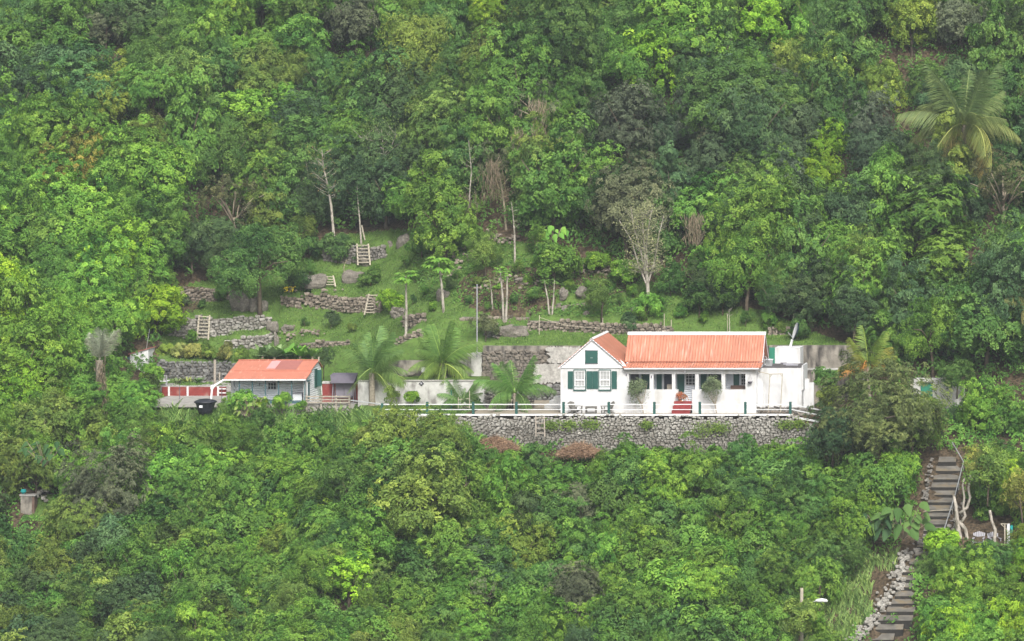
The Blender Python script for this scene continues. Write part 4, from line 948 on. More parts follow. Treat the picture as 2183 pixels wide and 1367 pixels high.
# rubble edges
def rubble(pts, n, label, m, sz, seed, spread=.35):
    r = np.random.default_rng(seed); C = []; Z = []
    pp_ = [G(px, py, -45 if py > 900 else 13.8) for px, py in pts]
    for i in range(n):
        f = r.uniform(0, len(pp_)-1); k = int(f); q = pp_[k].lerp(pp_[min(k+1, len(pp_)-1)], f-k)
        x = q.x+r.normal(0, spread); y = q.y+r.normal(0, .25); s_ = sz*r.uniform(.5, 1.4)
        C.append((x, y, float(H(x, y))+s_*.3+r.uniform(0,.35))); Z.append((s_, s_*.8, s_*.7))
    return tag(mobj('rubble_edge', stones_mesh('rubble_edge', np.array(C), np.array(Z), r.beta(2.5,2,n), M[m])), label, 'rubble', kind='stuff')
rubble([(1935,1185),(1925,1225),(1905,1262),(1880,1295),(1858,1330),(1835,1362),(1815,1395)], 260, 'heaped pale rubble edging the lower stairs', 'stonep', .17, 3, .3)
rubble([(1990,985),(1980,1025),(1974,1060),(1968,1080)], 60, 'pale rubble along the left side of the upper stairs', 'stone', .12, 4, .12)
rubble([(2045,1085),(2030,1130),(2022,1180)], 40, 'pale rocks beside the lichened trunk right of the stairs', 'stone', .16, 5, .2)
rubble([(1995,1150),(1960,1178)], 30, 'broken stones at the landing between the two flights', 'stone', .18, 6, .5)
for i, (pts, n, lab) in enumerate((([(950,520),(985,560),(960,600)], 45, 'scattered grey stones on the upper garden left of the airy bush'), ([(1045,508),(1065,515),(1085,520)], 50, 'small tan stone heap under the forest edge'), ([(1225,590),(1270,580),(1315,585)], 45, 'tan stones in the weeds above the feathery bush'),
  ([(1030,620),(1090,600),(1150,612)], 40, 'loose stones strewn over the bare earth slope'), ([(590,720),(640,712),(690,722)], 36, 'loose stones on the lawn above the banana plants'), ([(1040,735),(1090,728),(1120,722)], 30, 'grey stones above the rough patio wall'), ([(620,640),(660,655),(700,650)], 34, 'dark stones under the big garden tree'))):
    rubble(pts, n, lab, 'stonet', .14, 20+i, .5)
# sitting place at lower right
pc = G(2095, 1172, -40)
p = MB(); p.box(pc.x-1.9, pc.x+2.2, pc.y-.2, pc.y+2.6, pc.z-1.5, pc.z+.02); tag(p.build('sitting_place', M['stepc']), kind='structure')
stone_wall('sitting_place_wall', [Vector((pc.x-2, pc.y-.4, pc.z-1.0)), Vector((pc.x+2.2, pc.y-.4, pc.z-1.1))], [1.02,1.1], M['stonet'], 'low grey stone ledge in front of the two grey chairs', sz=.3, thick=.5)
adirondack(Vector((PX(2084,pc.y), pc.y+.9, pc.z+.02)), R(0), 'grey plastic slatted garden chair on the right hand sitting place', 'greyplas', 1.15, group='grey garden chairs')
adirondack(Vector((PX(2118,pc.y), pc.y+1.0, pc.z+.02)), R(20), 'grey garden chair partly hidden behind the pale right hand trunk', 'greyplas', 1.1, group='grey garden chairs')
o = empty('orange_lantern', (PX(2105,pc.y), pc.y+.2, pc.z+.02), 'square orange lantern box with a dark window between the grey chairs', 'lantern')
q = PX(2105,pc.y); MB().box(q-.15, q+.15, pc.y+.1, pc.y+.36, pc.z+.02, pc.z+.34).build('box', M['orange'], o); MB().box(q-.05, q+.07, pc.y+.08, pc.y+.098, pc.z+.10, pc.z+.2).build('window', M['black'], o)
MB().tube([(q-.13,pc.y+.23,pc.z+.34),(q-.1,pc.y+.23,pc.z+.48),(q+.1,pc.y+.23,pc.z+.48),(q+.13,pc.y+.23,pc.z+.34)], .015, 5).build('handle', M['black'], o)
o = empty('drying_pole', (PX(2148,pc.y), pc.y+.4, pc.z), 'thin pale pole with cross arms beside a broad white upright', 'frame'); yy = pc.y+.4
MB().tube([W3(2142,1169,yy), W3(2142,1116,yy)], .05).build('pole', M['bamboo'], o); MB().box(PX(2147,yy), PX(2152.5,yy), yy, yy+.12, PZ(1170,yy), PZ(1117,yy)).build('upright', M['paper'], o)
MB().tube([W3(2133,1117,yy), W3(2149,1117,yy)], .03).build('cross_arm', M['bamboo'], o); MB().tube([W3(2134,1118,yy), W3(2149,1131,yy)], .025).build('cross_arm', M['bamboo'], o)
MB().box(PX(2154,yy), PX(2159,yy), yy, yy+.2, PZ(1136,yy), PZ(1121,yy)).build('flag', M['tealp'], o)
q = G(2034, 1166, -40); o = empty('blue_bucket', q, 'light blue and white bucket among leaves right of the stairs', 'bucket'); q = W3(2034,1166,q.y-.6)
MB().lathe(q, [(.1,0),(.14,.2)], 12).build('bucket', M['paper'], o); MB().lathe(q+Vector((0,0,.202)), [(.14,0),(.17,.12),(.1,.2)], 12).build('lid', M['bluep'], o)
# street lamp bottom right
q = W3(1709, 1330, -19.5); o = empty('street_lamp', Vector((q.x, q.y, float(H(q.x, q.y)))), 'white curved arm street lamp rising from the lower bushes', 'street lamp')
MB().tube([o.location-Vector((0,0,.3)), W3(1709,1254,-19.5)], .11, 8).build('post', M['bamboo'], o)
MB().tube([W3(1710,1300,-19.5), W3(1716,1289,-19.6), W3(1727,1283,-19.8), W3(1745,1281.5,-20)], .045, 8).build('arm', M['trim'], o)
m_ = MB(); a = W3(1753,1281,-20.1); m_.tube([a+Vector((-.45,0,0)), a+Vector((-.3,0,.02)), a+Vector((0,0,.03)), a+Vector((.28,0,.0)), a+Vector((.36,0,-.03))], [.05,.11,.13,.1,.03], 10); m_.build('lamp_head', M['trim'], o)
# far left corner: pillar, pot, table
q = G(58, 1098, -40); zg = q.z; YP = q.y
o = empty('stone_pillar', (q.x, YP, zg), 'square grey stone pillar with a rusty edge at the lower left', 'pillar'); yy = YP
xa, xb = PX(44,yy), PX(68,yy); MB().box(xa, xb, yy, yy+.7, min(zg,PZ(1098,yy))-.3, PZ(1058,yy)).build('block', M['conc_dark'], o)
MB().box(xb+.003, PX(73,yy), yy+.02, yy+.65, min(zg,PZ(1098,yy))-.3, PZ(1059,yy)).build('edge', M['brownwood'], o); MB().box(xa-.05, PX(76,yy), yy-.04, yy+.74, PZ(1058,yy)+.002, PZ(1056,yy)+.02).build('cap', M['conc'], o)
q = W3(50,1052,YP+.5); o = empty('turquoise_pot', q, 'turquoise pot on the stones above the square pillar', 'pot'); MB().lathe(q, [(.1,0),(.2,.12),(.18,.26),(.12,.3)], 14).build('pot', M['tealp'], o); MB().tube([q+Vector((-.05,-.12,.3)), q+Vector((.0,-.12,.42)), q+Vector((.1,-.1,.3))], .02, 5).build('handle', M['black'], o)
q = W3(45,1058,YP+.3); tag(MB().lathe(q, [(.12,0),(.14,.1),(.05,.16)], 10).build('stone_ball', M['conc']), 'pale stone ball beside the turquoise pot', 'stone ball')
yy = G(18,1036,-40).y; q = W3(18,1036,yy); o = empty('white_bench', q, 'broken white plastic chair at the left edge of the picture', 'chair')
MB().box(PX(3,yy), PX(16,yy), yy, yy+.5, PZ(1016,yy), PZ(1013,yy)).build('seat', M['paper'], o); MB().box(PX(17,yy), PX(19,yy), yy, yy+.08, PZ(1016,yy), PZ(1002,yy)).build('backrest', M['paper'], o)
for a in (5, 21): MB().box(PX(a,yy), PX(a+3,yy), yy, yy+.1, PZ(1032,yy), PZ(1017,yy)).build('leg', M['paper'], o)
rubble([(80,1052),(92,1056),(96,1066)], 14, 'few pale stones right of the turquoise pot', 'stonep', .16, 9, .2)
# gravel path glimpse at the top
pa = G(600, 20, 20); m_ = MB(); n_ = 16; vs_ = []
for j in range(n_+1):
    for yy in (-.5,-.2,.1,.4): x_ = PX(540+j*8, pa.y); vs_.append((x_, pa.y+yy, float(H(x_, pa.y+yy))+.05))
m_.add(vs_, [(4*j+k, 4*j+4+k, 4*j+5+k, 4*j+1+k) for j in range(n_) for k in range(3)])
tag(m_.build('gravel_path', M['patio']), kind='structure')

ty = pc.y+1.0
# ---------------- foliage makers ----------------
def unit(a): return a/np.maximum(np.linalg.norm(a, axis=-1, keepdims=True), 1e-9)
def leafgeo(P, N, L, Wd, T=None, r=rng, fold=.18):
    """rhombus leaves: centre P, normal N, length L, width Wd, optional axis T"""
    n = len(P)
    if T is None: T = r.normal(0, 1, (n, 3))
    T = unit(T-N*(T*N).sum(1, keepdims=True)); B = np.cross(N, T)
    L = np.broadcast_to(L, n)[:, None]; Wd = np.broadcast_to(Wd, n)[:, None]
    a = P-T*L*.5; c = P+T*L*.5-N*L*.12; b_ = P+B*Wd*.5+N*Wd*fold-T*L*.06; d = P-B*Wd*.5+N*Wd*fold-T*L*.06
    V = np.stack([a, b_, c, d], 1).reshape(-1, 3)
    return V, np.arange(4*n).reshape(n, 4)
def crown_pts(r, Rx, Rz, nc, n, lower=-.35, cr=(.26, .42), flat=.9, inner=.22, lob=.25, spray=30, srad=.29):
    """clumped dome: returns points, normals, tone, base tone per clump"""
    d = unit(r.normal(0, 1, (nc*3, 3))); d = d[d[:, 2] > lower][:nc]; nc = len(d)
    ph = r.uniform(0, 6, 3); lobe = 1+lob*np.sin(np.arctan2(d[:, 1], d[:, 0])*2+ph[0])*np.cos(d[:, 2]*3+ph[1])
    rho = r.uniform(.45, .82, nc)*lobe; C = d*rho[:, None]*np.array([Rx, Rx, Rz]); cs = Rx*r.uniform(*cr, nc)
    an = np.array([r.uniform(.8, 1.2), r.uniform(.8, 1.2), 1.0]); C = C*an; C[:, 2] += Rz*.28*np.maximum(0, r.normal(0, 1, nc))*(d[:, 2] > .2)
    w = cs**2; m = max(4, n//spray); k = r.choice(nc, m, p=w/w.sum())
    v = unit(r.normal(0, 1, (m, 3))+np.array([0, 0, .2])); rr = np.where(r.random(m) < inner*.7, r.uniform(.3, .8, m), r.uniform(.85, 1.22, m))
    Cs = C[k]+v*(cs[k]*rr)[:, None]*np.array([1, 1, flat]); out = unit(Cs/np.array([Rx, Rx, Rz]))
    Ns = unit(v+out*.5+np.array([0, 0, .5])+r.normal(0, .3, (m, 3)))
    ct = r.normal(0, .17, nc); st_ = ct[k]+r.normal(0, .15, m); rs = srad*r.uniform(.6, 1.35, m)
    j = np.repeat(np.arange(m), spray)[:n]; j = np.concatenate([j, r.integers(0, m, max(0, n-len(j)))])
    a = r.normal(0, 1, (n, 3)); a = a-Ns[j]*(a*Ns[j]).sum(1, keepdims=True); q = np.sqrt(r.random(n))
    P = Cs[j]+unit(a)*(q*rs[j])[:, None]; P[:, 2] -= .45*rs[j]*q**2; P += Ns[j]*r.normal(0, .05, (n, 1))
    N = unit(Ns[j]+unit(a)*(q*.35)[:, None]+r.normal(0, .27, (n, 3)))
    tone = .5+st_[j]+r.normal(0, .085, n)
    return P, N, tone, out[j]
def crown_mesh(name, seed, Rx, Rz, nc, n, style='broad', **kw):
    r = np.random.default_rng(seed)
    if style in ('broad', 'round', 'fine', 'dry'):
        P, N, tone, out = crown_pts(r, Rx, Rz, nc, n, **kw)
        Ls = {'broad': .185, 'round': .175, 'fine': .145, 'dry': .2}[style]
        L = Ls*r.uniform(.65, 1.35, n); V, Fc = leafgeo(P, N, L, L*{'broad': .55, 'round': .62, 'fine': .4, 'dry': .4}[style], r=r)
    elif style in ('rosette', 'mango'):
        k = 7; m = n//k; P, N, tone, out = crown_pts(r, Rx, Rz, nc, m, spray=5, srad=.4, **kw)
        N = unit(out*.9+np.array([0, 0, .5])+r.normal(0, .25, (m, 3)))
        P = np.repeat(P, k, 0); Nn = np.repeat(N, k, 0); tone = np.repeat(tone, k)+r.normal(0, .08, m*k)
        a = r.normal(0, 1, (m*k, 3)); T = unit(a-Nn*(a*Nn).sum(1, keepdims=True)); dr = .35 if style == 'rosette' else .75
        T = unit(T+Nn*.35-np.array([0, 0, dr])); L = (.36 if style == 'rosette' else .26)*r.uniform(.7, 1.2, m*k)
        nn = unit(Nn+r.normal(0, .15, (m*k, 3))); V, Fc = leafgeo(P+T*(L*.5)[:, None], unit(nn-T*(nn*T).sum(1, keepdims=True)), L, L*(.42 if style == 'rosette' else .26), T, r)
    elif style == 'vine':   # leafy curtain: lumps stacked down a drape
        P, N, tone, out = crown_pts(r, Rx, Rz, nc, n, lower=-.95, cr=(.2, .36), lob=.35)
        L = .175*r.uniform(.6, 1.4, n); T = np.tile([0, 0, -1.], (n, 1))+r.normal(0, .5, (n, 3)); V, Fc = leafgeo(P, N, L, L*.7, T, r)
    me = npmesh(name, V, Fc, M['leaf'], {'tone': np.clip(tone, -.15, 1.35)}); return me
def branches(seed, Rx, Rz, hc, nb, m, r0=.16, pale=False, twigs=0):
    """trunk from origin up to the crown centre with limbs"""
    rr = random.Random(seed); b_ = MB(); bend = rr.uniform(-.3, .3)
    tr = [Vector((0,0,-.5)), Vector((bend*.3,0,hc*.35)), Vector((bend,rr.uniform(-.2,.2),hc*.75)), Vector((bend*.6,0,hc+Rz*.35))]
    b_.tube(tr, [r0, r0*.8, r0*.6, r0*.2], 7)
    for i in range(nb):
        a = 2*math.pi*i/nb+rr.uniform(-.4,.4); s_ = tr[1].lerp(tr[2], rr.random()); L = Rx*rr.uniform(.6,.9)
        e_ = Vector((math.cos(a)*L, math.sin(a)*L, hc+Rz*rr.uniform(-.1,.6))); md = s_.lerp(e_, .5)+Vector((0,0,.15*L))
        b_.tube([s_, md, e_], [r0*.45, r0*.3, r0*.1], 5)
        for j in range(twigs):
            f = md.lerp(e_, rr.random()); g_ = f+Vector((rr.uniform(-1,1), rr.uniform(-1,1), rr.uniform(.2,1)))*L*.35; b_.tube([f, g_], [r0*.12, r0*.04], 4)
    me = bpy.data.meshes.new('trunk'); me.from_pydata([tuple(v) for v in b_.v], [], b_.f); me.materials.append(M[m]); me.polygons.foreach_set("use_smooth", [True]*len(me.polygons)); return me
PROTO = {}
def proto(key, n, fn): PROTO[key] = [fn(i) for i in range(n)]
def tp(Rx, Rz, nc, n, style, hc, nb=5, bk='bark', r0=.15, **kw):
    def f(i):
        sd = hash((Rx, nc, n, i)) % 99999 if False else int(Rx*1000+nc*17+n+i*7919) % 99991
        return dict(crown=crown_mesh('crown', sd, Rx, Rz, nc, n, style, **kw), trunk=branches(sd, Rx, Rz, hc, nb, bk, r0), Rx=Rx, Rz=Rz, hc=hc)
    return f
proto('broad', 5, tp(2.7, 2.3, 30, 19000, 'broad', 2.7, lower=-.6))
proto('big', 3, tp(3.7, 3.3, 46, 34000, 'broad', 3.7, r0=.22, lower=-.6))
proto('fine', 3, tp(2.6, 2.4, 26, 20000, 'fine', 2.9, cr=(.22,.38), lower=-.5, spray=34, srad=.34))
proto('round', 2, tp(2.3, 2.1, 60, 10000, 'round', 2.6, cr=(.17,.3), lob=.15, lower=-.6))
proto('mango', 3, tp(2.8, 2.3, 40, 14700, 'mango', 2.8, lower=-.6))
proto('mangobig', 1, tp(4.4, 3.8, 90, 32000, 'mango', 3.6, r0=.3, cr=(.16,.28), lower=-.8))
proto('rosette', 2, tp(2.8, 2.6, 44, 9100, 'rosette', 3.2, cr=(.2,.32), lower=-.6))
proto('vine', 3, tp(2.2, 3.0, 44, 15000, 'vine', 2.9))
proto('dry', 2, tp(2.4, 2.0, 24, 2600, 'dry', 3.2, nb=9, bk='twig', cr=(.3,.45), inner=.5))
proto('small', 5, tp(1.5, 1.25, 14, 6500, 'broad', 1.4, r0=.08, lower=-.5))
proto('smallmango', 2, tp(1.5, 1.25, 16, 3500, 'mango', 1.4, r0=.07))
proto('smallfine', 3, tp(1.4, 1.4, 14, 4600, 'fine', 1.5, r0=.07))
NAMES = {'broad':'broadleaf_tree','big':'large_broadleaf_tree','fine':'fine_leaved_tree','round':'round_crowned_tree','mango':'long_leaved_tree','rosette':'rosette_leaved_tree','mangobig':'mango_tree','smallmango':'drooping_shrub','vine':'vine_covered_tree','dry':'sparse_dry_tree','small':'shrub','smallfine':'fine_leaved_shrub'}
KINDW = {'broad':'leafy tree','big':'big leafy tree','fine':'fine leaved tree','round':'rounded dense tree','mango':'drooping long leaved tree','rosette':'large leaved tree','mangobig':'mango tree','smallmango':'long leaved bush','vine':'vine draped tree','dry':'sparse twiggy tree','small':'leafy bush','smallfine':'feathery bush'}
C_ = dict(green=(.132,.275,.044), mid=(.102,.22,.048), lime=(.25,.45,.035), yel=(.22,.32,.05), dark=(.08,.155,.055), blue=(.092,.165,.08), grey=(.135,.175,.10), brown=(.16,.19,.085), cream=(.33,.38,.12), olive=(.165,.265,.053), fresh=(.168,.35,.048), gold=(.26,.28,.06), teal=(.095,.215,.065))
CW = dict(cream='cream', green='green', mid='mid green', lime='bright lime green', yel='yellow green', dark='dark green', blue='dark bluish green', grey='grey green', brown='brownish', olive='olive green', fresh='fresh green', gold='golden yellow', teal='cool green')
VEG = []      # (root, kind, colourname, px, py)
EXC = []
def plant(kind, X, Y, col, sc=1.0, label=None, sz=1.0, cat=None, z=None, seed=None, name=None):
    rr = random.Random(seed if seed is not None else int(X*131+Y*977)); p = rr.choice(PROTO[kind]); z = float(H(X, Y)) if z is None else z
    small = kind in ('small', 'smallfine', 'smallmango')
    c = C_[col]; j = rr.uniform(.76, 1.2); hj = rr.uniform(.9, 1.12); colr = (c[0]*j*hj, c[1]*j, c[2]*j/hj, 1)
    root = empty(name or NAMES[kind], (X, Y, z), label, cat or ('bush' if small else 'tree'), rz=rr.uniform(0, 6.28))
    root.scale = (sc*rr.uniform(.88,1.14), sc*rr.uniform(.88,1.14), sc*sz*(rr.uniform(.9,1.25) if label is None else 1))
    cr = bpy.data.objects.new('foliage' if small else 'crown', p['crown']); cr.location = (0, 0, p['hc']); cr.color = colr; link(cr, root)
    tr = bpy.data.objects.new('stem' if small else 'trunk', p['trunk']); link(tr, root)
    cz = z+p['hc']*sc*sz; qx, qy = pix(X, Y, cz); VEG.append([root, kind, col, qx, qy, label is not None]); return root
def tree_at(kind, px, py, rpx, col, label=None, Yhint=None, y0=None, cat=None, sz=1.0, name=None):
    """place so that the crown centre shows at px,py with radius rpx"""
    p0 = PROTO[kind][0]
    # iterate base row so that base + crown height projects to py
    pyb = py+rpx*1.2
    for _ in range(6):
        b_ = G(px, pyb, y0 if y0 is not None else -60) if Yhint is None else None
        Y = b_.y if b_ else Yhint; s = (Y+D)/F; sc = rpx*s/(p0['Rx']*.98); X = PX(px, Y); zb = float(H(X, Y)); qx, qy = pix(X, Y, zb+p0['hc']*sc*sz)
        if Yhint is not None: break
        pyb += (py-qy)*.8
    zz = None
    if Yhint is not None: zz = PZ(py, Y)-p0['hc']*sc*sz
    return plant(kind, X, Y, col, sc, label, sz, cat, z=zz, name=name)

# ---------- named trees of the hillside (crown centre px,py, radius px) ----------
SP = [
 ('round',1388,160,72,'lime'),('fine',895,150,105,'olive'),('broad',760,45,85,'grey'),('mango',1340,275,92,'grey'),('mango',1600,290,105,'dark'),('mango',1530,190,75,'blue'),
 ('mango',1655,350,60,'blue'),('broad',1755,300,52,'lime'),('broad',1752,375,42,'lime'),('mango',1850,275,60,'grey'),('mango',1870,330,62,'blue'),('broad',1880,185,55,'yel'),('broad',1945,60,60,'yel'),('mango',2050,55,65,'grey'),
 ('vine',2130,120,70,'mid'),('dry',2140,400,80,'brown'),('broad',1915,330,45,'dark'),('broad',2150,340,45,'mid'),('rosette',1975,448,105,'green'),('rosette',2010,560,80,'green'),('broad',1700,150,60,'olive'),('broad',1620,50,60,'lime'),('fine',1780,90,75,'teal'),
 ('broad',240,215,72,'yel'),('broad',150,400,68,'gold'),('broad',130,440,90,'fresh'),('broad',90,270,60,'green'),('mango',225,60,55,'grey'),('broad',120,90,90,'green'),('broad',60,110,60,'teal'),
 ('broad',400,170,80,'olive'),('broad',540,260,75,'fresh'),('broad',530,330,80,'green'),('vine',400,310,75,'green'),('broad',640,90,70,'green'),('dry',500,430,70,'brown'),('mango',640,280,70,'dark'),('broad',330,90,60,'mid'),
 ('broad',1040,30,42,'lime'),('fine',1200,55,85,'olive'),('vine',1060,300,62,'green'),('dry',1145,250,52,'brown'),('dry',1050,360,50,'brown'),('vine',1180,400,85,'green'),('vine',980,290,60,'mid'),('broad',1100,150,60,'olive'),
 ('broad',1190,260,45,'fresh'),('broad',1240,390,75,'green'),('mango',1440,380,65,'dark'),('broad',1500,450,70,'green'),('vine',1400,470,55,'mid'),('dry',1485,500,36,'brown'),('mango',1620,460,85,'teal'),('fine',1590,590,75,'green'),
 ('fine',1650,610,55,'olive'),('broad',1760,540,80,'green'),('fine',1830,600,65,'olive'),('broad',1730,640,65,'dark'),('broad',1900,640,60,'mid'),('broad',1820,690,60,'dark'),('fine',1990,720,75,'green'),('broad',2070,690,70,'fresh'),('vine',2140,560,60,'mid'),
 ('fine',1650,640,42,'mid'),('broad',1530,570,60,'fresh'),('fine',1500,610,45,'dark'),('broad',950,480,75,'green'),('broad',880,400,60,'dark'),('fine',765,300,45,'green'),('broad',630,370,55,'mid'),('fine',640,490,40,'olive'),
 ('broad',320,520,80,'green'),('broad',220,500,80,'fresh'),('broad',80,560,80,'green'),('broad',300,600,62,'fresh'),('broad',200,620,75,'fresh'),('broad',60,700,75,'fresh'),('broad',150,700,55,'fresh'),('mango',30,590,50,'dark'),
 ('broad',330,640,45,'green'),('broad',270,690,45,'fresh'),('mango',470,500,50,'dark'),('broad',410,540,50,'dark'),('vine',2150,250,60,'mid'),('vine',2120,330,55,'teal'),
]
for kind, px, py, r_, col in SP:
    o = tree_at(kind, px, py, r_, col, y0=8)
    if col in ('lime','yel','grey','gold') or kind in ('rosette','dry','round'): EXC.append((px-r_*.8, py-r_*.9, px+r_*.8, py+r_*.8, o.location.y-1.5))
# garden trees and bushes (labelled)
tree_at('fine', 555, 560, 98, 'mid', 'broad green feathery tree with a short trunk standing over the garden boulders', y0=13.8)
tree_at('fine', 480, 555, 48, 'dark', 'dark feathery side tree just left of the big garden tree', y0=13.8)
tree_at('small', 1180, 560, 52, 'green', 'round green bush on the bare slope above the rising stone wall', y0=13.8)
tree_at('smallfine', 1282, 628, 42, 'olive', 'feathery olive bush on the terrace above the gable ridge', y0=13.8)
tree_at('smallfine', 1035, 545, 42, 'olive', 'airy olive bush behind the thin stick trees', y0=13.8)
tree_at('smallfine', 1150, 520, 30, 'green', 'feathery green bush under the bright big leaved plant', y0=13.8)
tree_at('small', 832, 645, 26, 'lime', 'bright yellow green bush beside the narrow ladder', y0=13.8)
tree_at('small', 790, 590, 22, 'mid', 'strappy green clump on the dark rock', y0=13.8)
tree_at('smallfine', 705, 680, 20, 'blue', 'small bluish bush standing on the lawn', y0=13.8)
tree_at('small', 1345, 690, 20, 'dark', 'dark bushy plant beside the pale boulder', y0=13.8)
tree_at('small', 1380, 655, 30, 'fresh', 'fresh green weeds below the pale feathery tree', y0=13.8)
tree_at('small', 960, 605, 16, 'dark', 'small dark bush right of the second papaya trunk', y0=13.8)
tree_at('small', 1140, 630, 16, 'mid', 'small leafy plant on the bare slope', y0=13.8)
tree_at('small', 1330, 580, 34, 'fresh', 'low weedy bush left of the pale feathery tree', y0=13.8)
tree_at('small', 1270, 560, 28, 'fresh', 'weedy green mound at the forest foot above the gable', y0=13.8)
tree_at('small', 1430, 600, 34, 'mid', 'leafy bush right of the pale feathery tree', y0=13.8)
tree_at('small', 1490, 640, 36, 'mid', 'leafy bush at the forest edge above the left half of the long roof', y0=13.8)
tree_at('small', 1540, 640, 34, 'dark', 'dark bush at the forest edge above the middle of the long roof', y0=13.8)
tree_at('small', 900, 515, 36, 'green', 'leafy bush right of the topmost ladder rocks', y0=13.8)
tree_at('small', 990, 505, 34, 'green', 'leafy bush left of the small upper stone heap', y0=13.8)
tree_at('small', 720, 510, 32, 'teal', 'cool green bush at the foot of the bare thin trunk', y0=13.8)
tree_at('small', 660, 530, 30, 'mid', 'bush between the big garden tree and the topmost wall', y0=13.8)
tree_at('small', 410, 690, 14, 'green', 'small bush in front of the pale stone wall', y0=13.8)
tree_at('smallfine', 1035, 700, 26, 'brown', 'brownish spiky shrub right of the tall white pole', y0=11.2)
tree_at('small', 1700, 700, 26, 'mid', 'weedy bush on the bank behind the satellite dish', y0=12)
tree_at('small', 640, 600, 22, 'dark', 'dark bush on the grey boulder left of the short ladder', y0=13.8)
for i, (q, r_, yy) in enumerate([(355,738+12,16),(385,752,20),(415,750,22),(445,752,18),(480,752,20),(515,756,16),(340,756,14)]):
    tree_at('small', q, r_, yy, 'cream' if i in (1,2,4) else 'yel', ['pale green hedge plant at the left end of the dark stone wall','cream variegated hedge plant, second along the dark stone wall','largest cream variegated hedge plant above the yard slab','yellow green hedge plant above the middle of the dark wall','cream variegated hedge plant above the wooden post','yellow green hedge plant left of the cottage ridge','small hedge plant nearest the white shed'][i], Yhint=18.1, name='hedge_plant')
tree_at('small', 1052, 848, 1, 'green', None, Yhint=5) if False else None
tree_at('small', 1015, 858, 15, 'mid', 'small round dark green bush against the low white wall end', Yhint=5.4)
tree_at('small', 880, 848, 17, 'lime', 'airy bright green shrub against the low white wall', Yhint=5.9)
tree_at('small', 838, 838, 14, 'olive', 'climbing weed on the low white wall beside the thick palm trunk', Yhint=6.2)
tree_at('smallfine', 690, 772, 26, 'dark', 'dark leafy tree with orange fruits behind the cottage gable', Yhint=13.5)
tree_at('small', 520, 856, 24, 'fresh', 'large leaved bright bush in front of the cottage porch', Yhint=6.4)
tree_at('small', 553, 862, 17, 'lime', 'bright leafy bush before the middle of the cottage porch', Yhint=6.5)
tree_at('small', 601, 858, 20, 'fresh', 'bright leafy bush under the porch chair', Yhint=6.5)
tree_at('small', 643, 866, 11, 'fresh', 'little leafy bush at the right corner of the porch', Yhint=6.9)
tree_at('broad', 292, 858, 46, 'fresh', 'glossy yellow green tree left of the yard slab', Yhint=5.5)
tree_at('broad', 258, 828, 34, 'green', 'leafy green tree under the small white shed', Yhint=9)
tree_at('small', 325, 800, 24, 'fresh', 'leafy bush beside the white yard table', Yhint=12)
for i, (q, py, rp, cc) in enumerate(((880,640,9,'mid'),(905,620,11,'green'),(925,655,9,'fresh'),(975,585,10,'green'),(1000,640,9,'mid'),(1015,600,12,'olive'),(1040,655,9,'green'),(1062,610,9,'fresh'),(1098,640,10,'mid'),(1105,575,13,'green'),(1125,600,10,'fresh'),(1215,610,13,'green'),(1225,575,14,'mid'),(1255,605,10,'fresh'),(1300,612,12,'green'),
    (1320,640,12,'mid'),(1350,620,14,'fresh'),(1370,690,13,'green'),(1410,650,15,'mid'),(1450,665,14,'green'),(1500,680,12,'fresh'),(1590,680,16,'mid'),(1640,690,16,'green'),(1665,712,12,'olive'),(760,545,10,'mid'),(800,575,13,'green'),(865,560,12,'mid'),(885,590,12,'green'),(1100,705,10,'teal'),(1060,708,12,'dark'),(650,690,9,'mid'),(750,700,9,'olive'),(430,650,10,'mid'),(620,600,14,'dark'),(470,605,16,'mid'),(395,620,14,'dark'),(660,575,16,'mid'))):
    tree_at('small' if i % 3 else 'smallfine', q, py, rp, cc, y0=13.8)
tree_at('vine', 203, 842, 24, 'fresh', 'leafy vines climbing the shaggy trunk under the silvery fan', Yhint=4.5)
# standards before the veranda
def topiary(px, pyc, rpx, pyb, Y, label, seed):
    r = np.random.default_rng(seed); s = (Y+D)/F; rx = rpx*s; base = Vector((PX(px+10, Y), Y, .012)); c0 = W3(px, pyc, Y)
    t = empty('standard_tree', base, label, 'small tree', 'grey green standard trees before the veranda')
    P, N, tone, out = crown_pts(r, rx, rx*.9, 16, 1500, lower=-.2, cr=(.25,.42)); P2 = unit(r.normal(0,1,(220,3)))*np.array([rx*.95, rx*.8, rx*1.0])*r.uniform(.5,1,(220,1))-np.array([0,0,rx*.55])
    P = np.vstack([P, P2]); N = np.vstack([N, unit(r.normal(0,1,(220,3)))]); tone = np.append(tone, r.normal(.45,.15,220)); L = .13*r.uniform(.7,1.3,len(P))
    V, Fc = leafgeo(P+np.array(c0-base), N, L, L*.4, r=r); o = mobj('crown', npmesh('crown', V, Fc, M['leaf'], {'tone': np.clip(tone,0,1.2)}), t); o.color = (.19,.25,.13,1)
    b_ = MB(); top = c0+Vector((0,0,-rx*.1)); kn = base.lerp(top, .3)
    b_.tube([base-Vector((0,0,.05)), kn], [.045,.035], 6)
    for i in range(11):
        a = 2*math.pi*i/11; e_ = c0+Vector((math.cos(a)*rx*.7, math.sin(a)*rx*.5, random.uniform(-.2,.5)*rx)); b_.tube([kn, kn.lerp(e_,.5)+Vector((0,0,-.05)), e_], [.02,.014,.006], 4)
    b_.build('trunk', M['twig'], t)
topiary(1362, 826, 27, 882, .75, 'larger grey green standard tree before the left veranda openings', 5)
topiary(1518, 826, 22, 884, .75, 'smaller grey green standard tree before the fourth veranda opening', 6)
